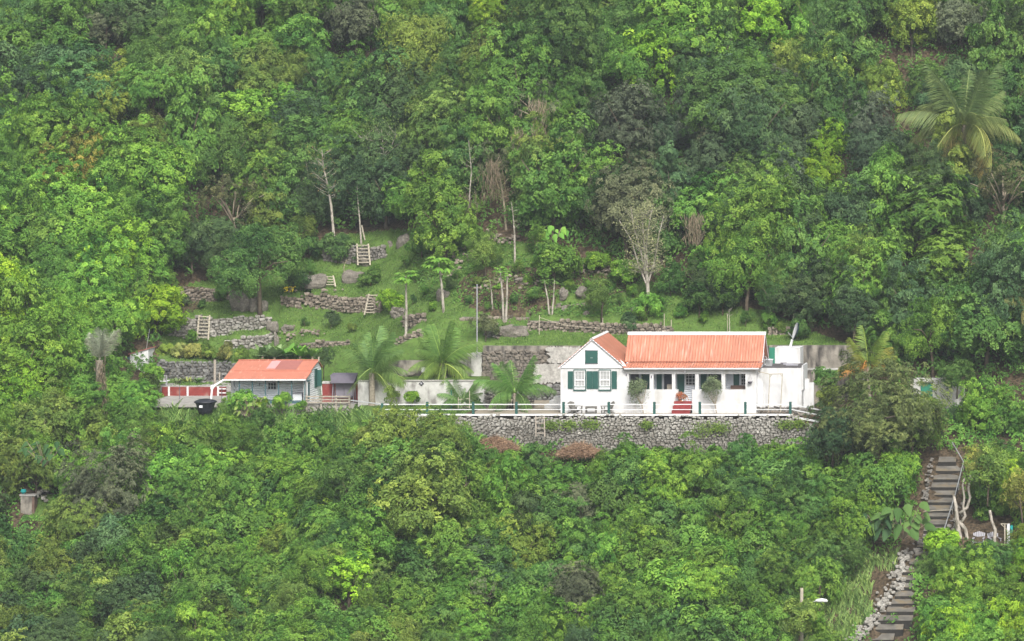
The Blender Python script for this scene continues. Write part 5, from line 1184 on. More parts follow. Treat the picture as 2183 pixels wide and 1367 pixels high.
# potted croton on steps
o = empty('potted_plant', W3(1450,866,1.15), 'bronze and orange leaved pot plant at the top of the red front steps', 'pot plant'); q = Vector((PX(1450,1.1), 1.1, .872))
MB().lathe(q, [(.10,0),(.15,.16),(.16,.18)], 12).build('pot', M['brownwood'], o)
r = np.random.default_rng(3); P, N, tone, _ = crown_pts(r, .3, .24, 10, 420, lower=-.2); P = P*np.array([1.3,.8,1])+np.array(q)-np.array(o.location)+np.array([.05,0,.3]); L = .13*r.uniform(.7,1.3,len(P)); V, Fc = leafgeo(P, N, L, L*.4, r=r)
lf = mobj('foliage', npmesh('foliage', V, Fc, M['leaf'], {'tone': np.clip(tone,0,1.1)}), o); lf.color = (.42,.16,.035,1)

# ---------- palms ----------
def frond_mesh(seed, L, droop, hang, n=56, wid=.04, lw=.72):
    r = np.random.default_rng(seed); t = np.linspace(0, 1, 16)
    x = L*(t-.12*droop*t**3); z = L*(.42*t*(1-droop*.4)-droop*.75*t**2.3); ctr = np.stack([x, np.zeros_like(t), z], 1)
    V = []; Fq_ = []; tone = []
    w_ = .05*(1-t*.8)
    for i in range(15):
        a, b_ = ctr[i], ctr[i+1]; k = len(V); V += [a+[0,-w_[i],.0], a+[0,w_[i],0], b_+[0,w_[i+1],0], b_+[0,-w_[i+1],0]]; Fq_.append([k,k+1,k+2,k+3]); tone.append(1.15)
    for i in range(n):
        tt = .12+.87*i/n; p = np.array([np.interp(tt, t, ctr[:, j]) for j in range(3)]); q = np.array([np.interp(min(tt+.03, 1), t, ctr[:, j]) for j in range(3)]); d = unit(q-p)
        ll = L*.27*math.sin(math.pi*min(1, tt*.85+.12))**.7*lw/.62
        for s_ in (-1, 1):
            h_ = hang*r.uniform(.7, 1.25); side = np.array([0, s_, 0.]); dr = unit(d*.65+side*(1-h_*.5)+np.array([0, 0, -h_]))
            lx = ll*r.uniform(.8, 1.15); mid = p+dr*lx*.5; tip = p+dr*lx*.93+np.array([0, 0, -h_*lx*.28]); wv = d*wid*.5*L/3
            k = len(V); V += [p-wv*.6, p+wv*.6, mid+wv, mid-wv]; Fq_.append([k,k+1,k+2,k+3]); k = len(V); V += [mid-wv, mid+wv, tip+wv*.1, tip-wv*.1]; Fq_.append([k,k+1,k+2,k+3])
            c_ = r.normal(.5, .18); tone += [c_, c_+.12]
    return npmesh('frond', np.array(V), np.array(Fq_), M['palm'], {'tone': np.clip(tone, -.1, 1.4)})
FR_ = [[frond_mesh(s_+10*k, 3.3, dr, hg) for s_ in range(2)] for k, (dr, hg) in enumerate([(.2,.6),(.5,.85),(.8,1.05),(1.1,1.2)])]
def palm(base, crown, L, n, label, r0=.16, upk=(1.2,1.35), cols=((.10,.19,.045),(.16,.22,.05)), spread=(0, 3), seed=0, lean=None, az0=0, tmat='palmtrunk', skip=None, name='coconut_palm', low=None, tight=False):
    """cols: colour of upper and of lower fronds"""
    rr = random.Random(seed); t = empty(name, base, label, 'palm tree'); c_ = crown-base
    b_ = MB(); pts = [Vector((0,0,-.3)).lerp(c_, k/5)+Vector((math.sin(k*1.2)*.03,0,0)) for k in range(6)]
    b_.tube(pts, [r0*1.35, r0*1.05, r0, r0*.95, r0*.95, r0*1.1], 9)
    me = bpy.data.meshes.new('trunk'); me.from_pydata([tuple(v) for v in b_.v], [], b_.f); me.materials.append(M[tmat]); mobj('trunk', me, t)
    for i in range(n):
        f = i/(n-1); lvl = min(3, int(spread[0]+(spread[1]-spread[0]+1)*f*.999)); me = rr.choice(FR_[lvl])
        a = az0+i*2.39996+rr.uniform(-.45,.45)
        if skip and f > .2 and skip[0] < math.degrees(a) % 360 < skip[1]: continue
        o = bpy.data.objects.new('frond', me); up = upk[0]-upk[1]*f+rr.uniform(-.28,.28)
        if tight: up = 1.55-.3*f
        q = Matrix.Rotation(a, 4, 'Z') @ Matrix.Rotation(-up*.75+.1, 4, 'Y') @ Matrix.Rotation(rr.uniform(-.6,.6), 4, 'X')
        sc = L/3.3*rr.uniform(.7,1.12); o.matrix_basis = Matrix.Translation(c_) @ q @ Matrix.Scale(sc, 4)
        ca, cb = cols; g_ = f**1.3; j = rr.uniform(.85,1.2); cc = [(ca[k]*(1-g_)+cb[k]*g_)*j for k in range(3)]
        if low and f > .72 and rr.random() < .55: cc = low
        o.color = (*cc, 1); link(o, t)
    return t
Y_ = 6.45; palm(Vector((PX(792,Y_),Y_,0)), W3(794,796,Y_), 3.3, 30, 'thick trunked coconut palm in front of the low white wall', .22, (1.4,1.6), ((.12,.235,.065),(.20,.29,.07)), seed=2, skip=(150,262))
Y_ = 9.3; palm(Vector((PX(948,Y_),Y_,1.7)), W3(942,775,Y_), 3.3, 28, 'coconut palm with twin grey stems growing behind the low white wall', .17, (1.4,1.7), ((.13,.26,.055),(.21,.31,.065)), seed=4)
Y_ = 3.3; palm(Vector((PX(1098,Y_),Y_,0)), W3(1098,838,Y_), 2.9, 25, 'short coconut palm on the patio beside the dining table', .14, (1.35,1.7), ((.12,.27,.055),(.13,.23,.07)), seed=7)
Y_ = 3.6; palm(Vector((PX(985,Y_),Y_,0)), W3(985,858,Y_), 2.2, 18, 'young small palm inside a stick frame by the railing', .07, (1.3,1.2), ((.15,.28,.075),(.13,.24,.08)), spread=(0,2), seed=9)
Y_ = 6.2; palm(Vector((PX(1856,Y_),Y_,-.5)), W3(1850,782,Y_), 3.3, 13, 'young yellowing palm rising behind the big mango tree', .12, (1.35,1.1), ((.16,.27,.05),(.36,.30,.06)), spread=(0,2), seed=12, low=(.45,.24,.05))
b_ = G(2055, 440, 14); b_.y -= .5; palm(b_, W3(2056, 266, b_.y), 5.2, 34, 'tall coconut palm with yellowing lower fronds on the upper right hillside', .2, (1.3,2.0), ((.13,.21,.075),(.29,.31,.075)), seed=21, low=(.34,.29,.10))
b_ = G(2185, 760, 8); palm(b_, W3(2205, 655, b_.y-3), 2.8, 16, 'yellow brown palm cut by the right edge of the picture', .15, (1.2,1.35), ((.15,.19,.06),(.22,.20,.07)), seed=23)
# silvery traveller palm on the left with shaggy dead trunk
b_ = W3(215, 868, 5.0); palm(Vector((b_.x,b_.y,float(H(b_.x,5.0)))), W3(212, 768, 5.0), 2.3, 14, 'silvery fan of upright fronds on a shaggy vine covered trunk at the far left', .24, (1.2,1.35), ((.32,.37,.27),(.34,.36,.26)), spread=(0,0), seed=31, name='silver_palm', tight=True)
r = np.random.default_rng(8); P = np.array([PX(217,4.8),4.75,PZ(830,4.8)])+r.normal(0,1,(900,3))*np.array([.17,.15,.95]); L = .4*r.uniform(.5,1.3,900); T = np.tile([0,0,-1.],(900,1))+r.normal(0,.3,(900,3)); V, Fc = leafgeo(P-P.mean(0), unit(r.normal(0,1,(900,3))*[1,1,.2]), L, L*.14, T, r)
o = mobj('dead_frond_skirt', npmesh('dead_frond_skirt', V, Fc, M['leaf'], {'tone': r.beta(2,2,900)}), None, P.mean(0)); o.color = (.25,.21,.14,1); tag(o, 'shaggy brown skirt of dead fronds hanging below the silvery fan', 'dead fronds')
# stick frame round the small palm
m_ = MB(); yy = 3.1
for q in (977, 1001): m_.tube([W3(q,871,yy), W3(q,833 if q > 990 else 847,yy)], .03, 5)
m_.tube([W3(976,852,yy), W3(1002,850,yy)], .025, 5); m_.tube([W3(976,868,yy), W3(1002,868,yy)], .025, 5); tag(m_.build('stick_frame', M['bamboo']), 'pale stick frame around the young small palm', 'frame')
tag(MB().tube([W3(962,872,3.4), W3(962,832,3.4)], .04, 6).build('green_pole', M['green2']), 'thin green pole left of the young small palm', 'pole')
# ---------- broad lobed leaves: papaya, elephant ear, banana ----------
def bigleaf(r, c, tdir, L, Wd, nrm=None, heart=0, seg=6):
    """one large leaf as a strip of quads from c along tdir, sagging"""
    V = []; Fq_ = []; t_ = unit(np.array(tdir, float)); up = np.array([0,0,1.]) if nrm is None else np.array(nrm, float); s_ = unit(np.cross(t_, up)+1e-6); n_ = np.cross(s_, t_)
    for i in range(seg+1):
        f = i/seg; w_ = Wd*.5*((1-f)**.62*min(1, .4+f*5) if heart else (math.sin(math.pi*(f*.86+.1))**.8)); p = c+t_*L*f-np.array([0,0,1.])*L*.28*f*f
        V += [p-s_*w_-n_*w_*(.45 if heart else .15), p, p+s_*w_-n_*w_*(.45 if heart else .15)]
    for i in range(seg):
        a = i*3; Fq_ += [[a,a+1,a+4,a+3],[a+1,a+2,a+5,a+4]]
    return V, Fq_
def leafy(name, leaves, mat_, parent, col, loc=(0,0,0), tones=None):
    V = []; Fq_ = []; T = []
    for i, (v, f) in enumerate(leaves):
        k = len(V); V += list(v); Fq_ += [[a+k for a in q] for q in f]; T += [tones[i] if tones else random.uniform(.25,.85)]*len(f)
    o = mobj(name, npmesh(name, np.array(V), np.array(Fq_), M[mat_], {'tone': T}, True), parent, loc); o.color = (*col, 1); return o
def papaya(px, pyb, pxc, pyc, rpx, label, col=(.15,.32,.05), r0=.09, yb=13.8, n=26, dense=1.0):
    b_ = G(px, pyb, yb); c_ = W3(pxc, pyc, b_.y); t = empty('papaya_tree', b_, label, 'papaya tree', 'papaya trees in the garden'); s = rpx*(b_.y+D)/F; h = c_-b_
    m_ = MB(); m_.tube([Vector((0,0,-.3)), h*.5+Vector((.05,0,0)), h+Vector((0,0,.1))], [r0*1.2, r0, r0*.6], 7); me = bpy.data.meshes.new('trunk'); me.from_pydata([tuple(v) for v in m_.v], [], m_.f); me.materials.append(M['barkpale']); mobj('trunk', me, t)
    r = np.random.default_rng(int(px)); lv = []
    for i in range(int(n*dense)):
        a = i*2.4+r.uniform(-.3,.3); el_ = r.uniform(-.35,.95); d = np.array([math.cos(a)*math.cos(el_), math.sin(a)*math.cos(el_), math.sin(el_)]); c = np.array(h)+d*s*.55*r.uniform(.7,1.1)
        for k in range(5): aa = a+(k-2)*.55; dd_ = np.array([math.cos(aa), math.sin(aa), -.25+.3*math.sin(el_)]); lv.append(bigleaf(r, c, dd_, s*.42*r.uniform(.8,1.15), s*.16, seg=3))
        lv.append(([np.array(h)-[0,0,.02], np.array(h)+[.02,0,0.02], c+[.02,0,0.02], c-[0,0,.02]], [[0,1,2,3]]))
    leafy('crown', lv, 'bigleaf', t, col)
papaya(865, 730, 865, 592, 34, 'papaya tree with a tall pale trunk beside the bright bush'); papaya(946, 664, 935, 563, 42, 'larger papaya tree leaning over the pale boulder')
papaya(1074, 686, 1066, 575, 20, 'left of the two slender twin papaya trees', r0=.08, n=14); papaya(1078, 686, 1081, 583, 16, 'right of the two slender twin papaya trees', r0=.08, n=12)
papaya(1172, 672, 1160, 600, 16, 'thin leaning young papaya, left of the thin pair', (.11,.22,.05), r0=.06, n=9); papaya(1176, 672, 1182, 600, 14, 'thin young papaya, right of the thin pair', (.11,.22,.05), r0=.06, n=9)
papaya(1050, 660, 1044, 598, 22, 'thin pale stemmed young tree left of the twin papayas', (.16,.22,.07), r0=.05, n=10)
def ears(px, py, Y, n, Lpx, rpx, label, col, name='elephant_ear_plant', cat='large leaved plant', up=.5, seed=1, aspect=.9, zz=None):
    s = (Y+D)/F; c_ = W3(px, py, Y); t = empty(name, Vector((c_.x, c_.y, c_.z-rpx*s*.6)), label, cat); r = np.random.default_rng(seed); st_ = MB()
    for i in range(n):
        a = i*2.4+r.uniform(-.4,.4); rad = rpx*s*math.sqrt((i+.5)/n); c = np.array([math.cos(a)*rad, -abs(math.sin(a))*rad*.6, rpx*s*.6+math.sin(a)*rad*.75*up+r.uniform(-.1,.1)])
        c = c+r.normal(0,.18,3); d = np.array([math.cos(a)*.6+r.normal(0,.5), -.5, -.7+r.normal(0,.4)]); L = Lpx*s*r.uniform(.55,1.25); v, f = bigleaf(r, c, d, L, L*aspect*r.uniform(.8,1.25), nrm=(r.normal(0,.5),-.8,1.0), seg=7, heart=1)
        leafy('leaf', [(v, f)], 'bigleaf', t, col, tones=[r.uniform(.25,.8)])
        st_.tube([t.location+Vector((0,.1,-.4)), t.location+Vector(c)], .025, 4)
    st_.build('stalks', M['green2'] if False else M['twig'], t)
b_ = G(1905,1190,-40)
ears(1925,1100, ty-2.2, 26, 25, 62, 'group of huge heart shaped leaves beside the upper stairs', (.085,.17,.045), seed=4)
b_ = G(1870,1200,-40); ears(1880,1105, ty-1.8, 12, 28, 40, 'darker huge leaves left of the bright heart shaped group', (.05,.11,.045), seed=5)
b_ = G(1180,540,13.8); ears(1182,492, b_.y, 15, 15, 26, 'bright large leaved plant at the forest foot above the bare slope', (.16,.36,.06), seed=6)
ears(95,955, -4, 18, 16, 46, 'big dark glossy leaves at the left edge above the stone pillar', (.05,.12,.04), seed=7)
ears(1620,995, -5.0, 9, 18, 34, 'pale yellow green arum leaves below the retaining wall', (.15,.27,.06), seed=8)
ears(530,862, 6.0, 30, 10, 30, 'variegated big leaved vine at the foot of the cottage porch', (.20,.30,.07), name='variegated_vine', seed=9)
def strap(px, py, Y, n, L, label, col, name, cat, zz=None, wid=.05, up=1.1, seed=2, group=None):
    """clump of stiff or arching strap leaves"""
    b_ = W3(px, py, Y) if Y is not None else G(px, py, 13.8); r = np.random.default_rng(seed+int(px)); lv = []
    if zz is not None: b_.z = zz
    for i in range(n):
        a = r.uniform(0, 6.28); d = np.array([math.cos(a), math.sin(a), up+r.uniform(-.4,.6)]); v, f = bigleaf(r, np.array([r.normal(0,.05),r.normal(0,.05),0]), d, L*r.uniform(.7,1.1), wid*2, seg=3); lv.append((v, f))
    o = leafy(name, lv, 'bigleaf', None, col, b_); return tag(o, label, cat, group)
for i, (q, py) in enumerate(((378,812),(400,812),(424,813),(497,812))): strap(q, py, 15.2+i*.2, 40, .85, ['spiky pale agave left of its neighbour on the yard bed','spiky yellow green agave, middle of the yard bed','spiky green agave, third along the yard bed','spiky pale plant beside the cottage roof edge'][i], [(.20,.27,.12),(.27,.33,.10),(.12,.22,.07),(.2,.28,.12)][i], 'agave', 'agave', zz=.72, up=1.2)
def banana(px, py, n, L, label, col, Y=None, seed=1):
    b_ = G(px, py, 13.8); r = np.random.default_rng(seed); t = empty('banana_plant', b_, label, 'banana plant', 'banana plants behind the cottage roof'); m_ = MB(); m_.tube([b_-Vector((0,0,.3)), b_+Vector((0,0,.3))], [.12,.09], 8); m_.build('stem', M['twig'], t)
    for i in range(n):
        a = i*2.4; d = np.array([math.cos(a)*.8, math.sin(a)*.8, 1.0+r.uniform(-.7,.5)]); leafy('leaf', [bigleaf(r, np.array([0,0,.2]), d, L*r.uniform(.8,1.1), L*.26, seg=6)], 'bigleaf', t, col, tones=[r.uniform(.2,.9)])
for i, (q, py, L, cc) in enumerate(((560,765,1.5,(.17,.27,.10)),(585,768,1.7,(.20,.30,.14)),(612,768,1.8,(.15,.33,.06)),(640,766,1.6,(.16,.36,.05)),(666,768,1.3,(.12,.26,.05)))): banana(q, py, 14, L, ['leftmost grey green banana plant above the patched roof','silvery banana plant, second from the left above the patched roof','tall bright banana plant in the middle of the row','bright yellow green banana plant, fourth in the row','small banana plant nearest the cottage gable'][i], cc, seed=i)
# ---------- thin bare trees ----------
def bare(px, pyb, pts, label, m='barkpale', r0=.12, twigs=22, leaf=0, lcol=(.17,.21,.07), lr=1.2, seed=0, name='bare_tree', tw=1.3, lsz=.15, yb=13.8, fork=None):
    b_ = G(px, pyb, yb); Y = b_.y-.8; b_ = Vector((PX(px,Y), Y, float(H(PX(px,Y), Y)))); rr = random.Random(seed); P = [b_-Vector((0,0,.3))]+[W3(a, c, Y) for a, c in pts]; t = empty(name, b_, label, 'tree'); m_ = MB(); n = len(P)
    m_.tube(P, [r0*(1-.8*i/(n-1)) for i in range(n)], 7); tips = [P[-1]]
    def pt(f): k = f*(n-1); i = min(int(k), n-2); return P[i].lerp(P[i+1], k-i)
    for i in range(twigs):
        f = rr.uniform(.35, 1); s_ = pt(f); a = rr.uniform(0, 6.28); L = tw*(1.25-f*.7)*rr.uniform(.5,1.1); e_ = s_+Vector((math.cos(a)*L, math.sin(a)*L*.7, L*rr.uniform(.15,.75))); m_.tube([s_, s_.lerp(e_,.5)+Vector((0,0,-.05*L)), e_], [r0*.22, r0*.15, r0*.05], 4); tips.append(e_)
        for j in range(2): g_ = s_.lerp(e_, rr.uniform(.4,.9)); h_ = g_+Vector((rr.uniform(-1,1), rr.uniform(-1,1), rr.uniform(0,1)))*L*.4; m_.tube([g_, h_], [r0*.08, r0*.03], 3); tips.append(h_)
    if fork:
        for fp in fork:
            q = [pt(fp[0])]+[W3(a, c, Y+rr.uniform(-.4,.4)) for a, c in fp[1]]; m_.tube(q, [r0*.55*(1-.7*i/(len(q)-1)) for i in range(len(q))], 5); tips.append(q[-1]); 
            for j in range(8): g_ = q[-2].lerp(q[-1], rr.random()); h_ = g_+Vector((rr.uniform(-1,1), rr.uniform(-1,1), rr.uniform(.2,1.2)))*.6*tw; m_.tube([g_, h_], [r0*.12, r0*.03], 3); tips.append(h_)
    m_.build('trunk', M[m], t)
    if leaf:
        r = np.random.default_rng(seed+50); C = np.array([tuple(rr.choice(tips)) for _ in range(leaf)]); Pn = C+r.normal(0, lr*.3, (leaf, 3))-np.array(b_); L = lsz*r.uniform(.6,1.3,leaf)
        V, Fc = leafgeo(Pn, unit(r.normal(0,.7,(leaf,3))+[0,-.3,.8]), L, L*.4, r=r); o = mobj('crown', npmesh('crown', V, Fc, M['leaf'], {'tone': np.clip(r.normal(.5,.2,leaf),0,1.2)}), t); o.color = (*lcol, 1)
bare(828, 470, [(823,430),(822,380),(818,330),(813,275)], 'tall white trunked tree with a thin feathery top above the topmost ladder', twigs=24, leaf=2600, lcol=(.16,.26,.07), tw=2.2, lr=1.6, seed=3, fork=[(.8,[(795,300),(765,292)]),(.75,[(835,310),(846,285)])])
bare(713, 500, [(706,440),(700,400),(690,360),(686,318)], 'bare pale tree with short side twigs left of the topmost ladder', twigs=30, leaf=220, lcol=(.28,.24,.08), tw=1.5, seed=4)
bare(771, 512, [(766,460),(763,430),(761,398)], 'slender pale trunk with little foliage just above the topmost ladder', r0=.08, twigs=10, leaf=500, lcol=(.10,.22,.06), tw=.9, seed=5)
bare(1382, 640, [(1381,605),(1376,560),(1372,500),(1368,450)], 'pale feathery half bare tree with a white stem right of the garden slope', m='barkpale', r0=.15, twigs=60, leaf=3000, lcol=(.33,.36,.18), tw=1.5, lr=1.0, seed=6, lsz=.17, fork=[(.2,[(1360,560),(1345,510),(1320,470)]),(.25,[(1395,560),(1405,500),(1415,460)]),(.3,[(1378,520),(1385,470),(1392,440)]),(.25,[(1365,530),(1350,480),(1345,440)])])
bare(1098, 545, [(1097,500),(1094,460),(1090,430)], 'thin pale trunk above the bare slope under the hanging dead vines', r0=.09, twigs=8, leaf=200, lcol=(.12,.2,.06), tw=.8, seed=7)
bare(1080, 470, [(1074,430),(1068,390),(1060,350)], 'thin grey trunk behind it among the brown hanging vines', m='twig', r0=.1, twigs=14, leaf=500, lcol=(.15,.17,.07), tw=1.2, seed=8, yb=20)
bare(735, 590, [(733,570),(738,553)], 'leafless stick on the boulder beside the short ladder', m='twig', r0=.05, twigs=7, tw=.7, seed=9)
bare(1556, 705, [(1555,680),(1554,660)], 'little bare sapling above the long red roof', r0=.05, twigs=5, tw=.5, seed=10)
for i, (a, b2, c2, tp_) in enumerate(((655,470,420,335),(1003,500,430,300),(1230,470,420,350),(1575,470,400,340),(340,470,420,370))):
    bare(a, b2, [(a-3,c2),(a+2,(c2+tp_)//2),(a-4,tp_)], ['pale stem left of the bare side twigged tree','pale stem in the forest above the small stone heap','pale stem above the bright large leaved plant','pale stem in the dark trees above the long roof','pale stem in the leafy forest at the left'][i], r0=.09, twigs=14, leaf=300, lcol=(.15,.24,.06), tw=1.0, seed=40+i, yb=16)
# lichened twisted trunks by the stairs
def twisted(pts, label, Y, r0=.14):
    m_ = MB(); P = [W3(a, c, Y) for a, c in pts]; P[0] = P[0]-Vector((0,0,.5)); m_.tube(P, [r0*(1-.65*i/(len(P)-1)) for i in range(len(P))], 8); return m_
ty = pc.y+1.0; tt_ = empty('twisted_tree', W3(2050,1180,ty), 'lichened white grey twisted tree right of the upper stairs', 'tree')
m_ = twisted([(2052,1190),(2046,1150),(2040,1110),(2038,1080),(2033,1055)], '', ty, .24); m_.build('trunk', M['barkpale'], tt_, True)
for pts, r0 in (([(2046,1095),(2062,1082),(2068,1060),(2064,1040),(2070,1020),(2067,1013)], .12), ([(2042,1125),(2058,1100),(2053,1080),(2056,1060),(2052,1035),(2056,1018)], .11), ([(2044,1112),(2058,1128),(2062,1150),(2074,1164),(2100,1168),(2120,1190)], .15)):
    m_ = MB(); P = [W3(a, c, ty) for a, c in pts]; m_.tube(P, [r0*(1-.5*i/(len(P)-1)) for i in range(len(P))], 7); m_.build('limb', M['barkpale'], tt_, True)
b3 = empty('leaning_trunk_tree', W3(2122,1190,ty-.6), 'pale leaning trunk in front of the grey chairs carrying the yellow green bush', 'tree')
m_ = MB(); m_.tube([W3(a,c,ty-.4) for a,c in ((2124,1195),(2120,1150),(2122,1130),(2114,1110),(2110,1088))], [.13,.12,.11,.1,.09], 7); m_.build('trunk', M['barkpale'], b3, True)
tree_at('mangobig', 1872, 888, 150, 'dark', 'great rounded dark mango tree with bronze tips covering the right end of the terrace', Yhint=-3.2, sz=.95, name='mango_tree')
VEG[-1][0].children[0].color = (.15,.20,.065,1)
for q in (VEG[-1][0],): q.rotation_euler.z = 1.0
tree_at('mango', 1945, 905, 72, 'olive', 'right hand shoulder of long leaved tree beside the mango tree over the stairs head', Yhint=-2.6)
tree_at('mango', 1775, 925, 58, 'dark', 'dark long leaved tree in front of the terrace end, left foot of the mango', Yhint=-4.2)
tree_at('smallfine', 2105, 1010, 48, 'olive', 'olive yellow fine leaved bush above the grey chairs', Yhint=ty)
tree_at('smallfine', 2075, 990, 30, 'gold', 'small golden tuft left of the olive yellow bush', Yhint=ty+.3)
tree_at('smallfine', 2180, 1062, 46, 'gold', 'golden orange feathery bush at the right edge', Yhint=ty-.8)
tree_at('smallfine', 2198, 1150, 44, 'yel', 'yellow green feathery bush below the golden one at the right edge', Yhint=ty-1.4)
tree_at('small', 1704, 1322, 40, 'olive', 'olive bush hiding the foot of the street lamp', Yhint=-20.6)
tree_at('small', 1768, 850, 26, 'olive', 'olive tinted bush right of the white stepped wall', Yhint=1.6)
tree_at('small', 1755, 812, 28, 'mid', 'leafy bush under the dark stained wall right of the annex', Yhint=5)
tree_at('small', 2010, 1160, 40, 'lime', 'bright bush overlapping the foot of the upper stairs', Yhint=ty-2.5)
tree_at('smallfine', 1975, 1215, 34, 'olive', 'dry tinted bush between the two flights of stairs', Yhint=ty-3.2)
tree_at('broad', 2100, 880, 60, 'fresh', 'leafy fresh green tree right of the half hidden white porch', Yhint=2.5)
tree_at('broad', 2150, 900, 50, 'green', 'leafy green tree at the right edge below the yellow brown palm', Yhint=1.5)
tree_at('mango', 2040, 800, 42, 'mid', 'green branch crown hanging over the white porch', Yhint=4.0)
tree_at('smallmango', 1985, 868, 26, 'olive', 'olive bush before the green shutter of the white porch', Yhint=3.2)
tree_at('smallmango', 2062, 862, 20, 'mid', 'small drooping bush before the right end of the white porch wall', Yhint=3.4)
tree_at('mango', 2030, 885, 20, 'dark', 'small dark crown below the white porch wall', Yhint=3.5)
tree_at('broad', 2140, 990, 42, 'mid', 'shaded green tree behind the olive yellow bush', Yhint=-1)
tree_at('broad', 1850, 1030, 62, 'green', 'leafy tree with pointed leaves under the mango tree', Yhint=-6.0)
tree_at('broad', 1920, 1010, 50, 'fresh', 'fresh green tree left of the upper stairs', Yhint=-5.0)
tree_at('broad', 1770, 1060, 55, 'green', 'green tree below the right end of the retaining wall', Yhint=-7.5)
# front slope feature trees
SPF = [('round',745,1235,66,'lime'),('broad',905,1075,110,'olive'),('mango',235,1075,88,'grey'),('mango',1235,1085,60,'grey'),('fine',300,970,60,'olive'),('broad',95,920,62,'olive'),('broad',380,910,1,'green'),
 ('mango',1225,1290,66,'grey'),('dry',1030,1270,50,'brown'),('broad',640,950,38,'dark'),('broad',930,945,50,'green'),('broad',720,930,1,'green'),('broad',1075,1060,60,'fresh'),('broad',1330,1015,62,'fresh'),('broad',450,1010,55,'fresh'),
 ('broad',520,1080,60,'green'),('broad',640,1050,60,'fresh'),('broad',130,1215,58,'olive'),('broad',40,1205,50,'mid'),('broad',300,1210,75,'green'),('broad',450,1180,65,'green'),('broad',600,1170,60,'yel'),('broad',1480,1040,62,'green'),
 ('broad',1120,1180,55,'yel'),('broad',1000,1150,55,'green'),('broad',1340,1130,58,'green'),('vine',1560,1120,55,'green'),('broad',1650,1140,58,'fresh'),('broad',1590,1060,55,'mid'),('broad',1770,1150,48,'green'),('broad',1660,1215,42,'mid'),
 ('broad',2060,1260,60,'fresh'),('broad',2150,1290,60,'green'),('broad',2000,1345,52,'fresh'),('broad',2120,1200,42,'mid'),('broad',2030,1215,40,'green'),('broad',560,900,30,'mid'),('broad',860,1300,60,'green'),('fine',640,1300,60,'olive')]
for kind, px, py, r_, col in SPF:
    if r_ > 5: tree_at(kind, px, py, r_, col)

# ---------- scatter: fill forest and lower slope ----------
COLMAP = [  # px,py,radius,weights
 (250,650,260,['fresh','fresh','green','lime']),(150,480,200,['fresh','green','fresh']),(120,150,200,['green','teal','mid','dark']),(480,200,200,['green','olive','fresh','mid']),(760,250,150,['dark','green','mid','olive']),
 (1000,200,200,['olive','green','mid']),(1150,350,150,['green','mid','brown','olive']),(1350,350,120,['dark','grey','mid']),(1600,300,180,['dark','blue','mid','grey']),(1250,100,200,['green','olive','mid']),(1600,80,180,['teal','green','mid','fresh']),
 (1850,150,150,['mid','teal','yel','dark']),(2100,200,150,['mid','dark','olive']),(1800,550,200,['green','mid','dark']),(2100,650,200,['green','mid','dark','fresh']),(1500,550,150,['green','fresh','mid']),
 (300,1000,250,['olive','green','fresh']),(600,1100,250,['fresh','green','green','mid']),(900,1050,200,['olive','green','green']),(1300,1050,250,['fresh','green','mid']),(1600,1150,250,['green','fresh','mid']),(100,1250,250,['olive','green','mid','dark']),(700,1300,250,['green','fresh','olive','mid']),(1100,1280,250,['green','mid','dark','fresh']),(2080,1250,250,['fresh','green','lime'])]
def pickcol(px, py, rr):
    best = min(COLMAP, key=lambda c: ((px-c[0])**2+(py-c[1])**2)/c[2]**2); return rr.choice(best[3])
TOPLINE = [(-100,600),(0,870),(150,870),(300,875),(350,880),(420,885),(470,875),(520,880),(640,885),(800,874),(860,872),(950,882),(1000,905),(1060,962),(1130,950),(1240,968),(1320,950),(1450,950),(1600,938),(1720,930),(1760,1000),(2000,1010),(2183,960)]
G1 = [(340,888),(480,880),(640,885),(815,890),(1000,912),(1030,975),(900,1000),(820,985),(640,955),(420,950),(320,955)]
G2 = [(1400,1200),(1640,1150),(1850,1185),(1930,1210),(1870,1300),(1800,1400),(1380,1400)]
G3 = [(1800,1180),(1935,1180),(1885,1280),(1810,1380),(1690,1400),(1730,1340),(1770,1260)]
def topline(px): return np.interp(px, [a for a, b in TOPLINE], [b for a, b in TOPLINE])
CLEAR = [(1950,960,2062,1150,0),(1905,1140,1985,1215,-1),(1852,1215,1955,1330,-2),(1820,1330,1950,1380,-2),(2030,1090,2160,1195,-2),(34,1038,116,1118,-2),(0,998,34,1045,-2),(1690,1250,1760,1300,-19),(1940,800,2062,915,5),(268,735,322,792,18),(560,0,650,30,40),(1935,135,2165,325,30),(185,690,240,870,4),(688,315,722,505,25),(755,395,782,515,25),(810,300,836,475,26),(1310,440,1420,640,20),(1088,430,1106,548,22),(1690,690,1715,740,12)]
def blocked(px, py, rad, Y):
    for x0, y0, x1, y1, yo in CLEAR:
        if Y < yo+1.5:
            dx_ = max(x0-px, 0, px-x1); dy_ = max(y0-py, 0, py-y1)
            if dx_*dx_+dy_*dy_ < (rad*.85)**2: return True
    return False
CLEAR += EXC
taken = [(v[0].location.x, v[0].location.y, v[0].scale[0]*2.4) for v in VEG]
rr = random.Random(11); cnt = {}
for v in VEG: cnt[v[1]] = cnt.get(v[1], 0)+1
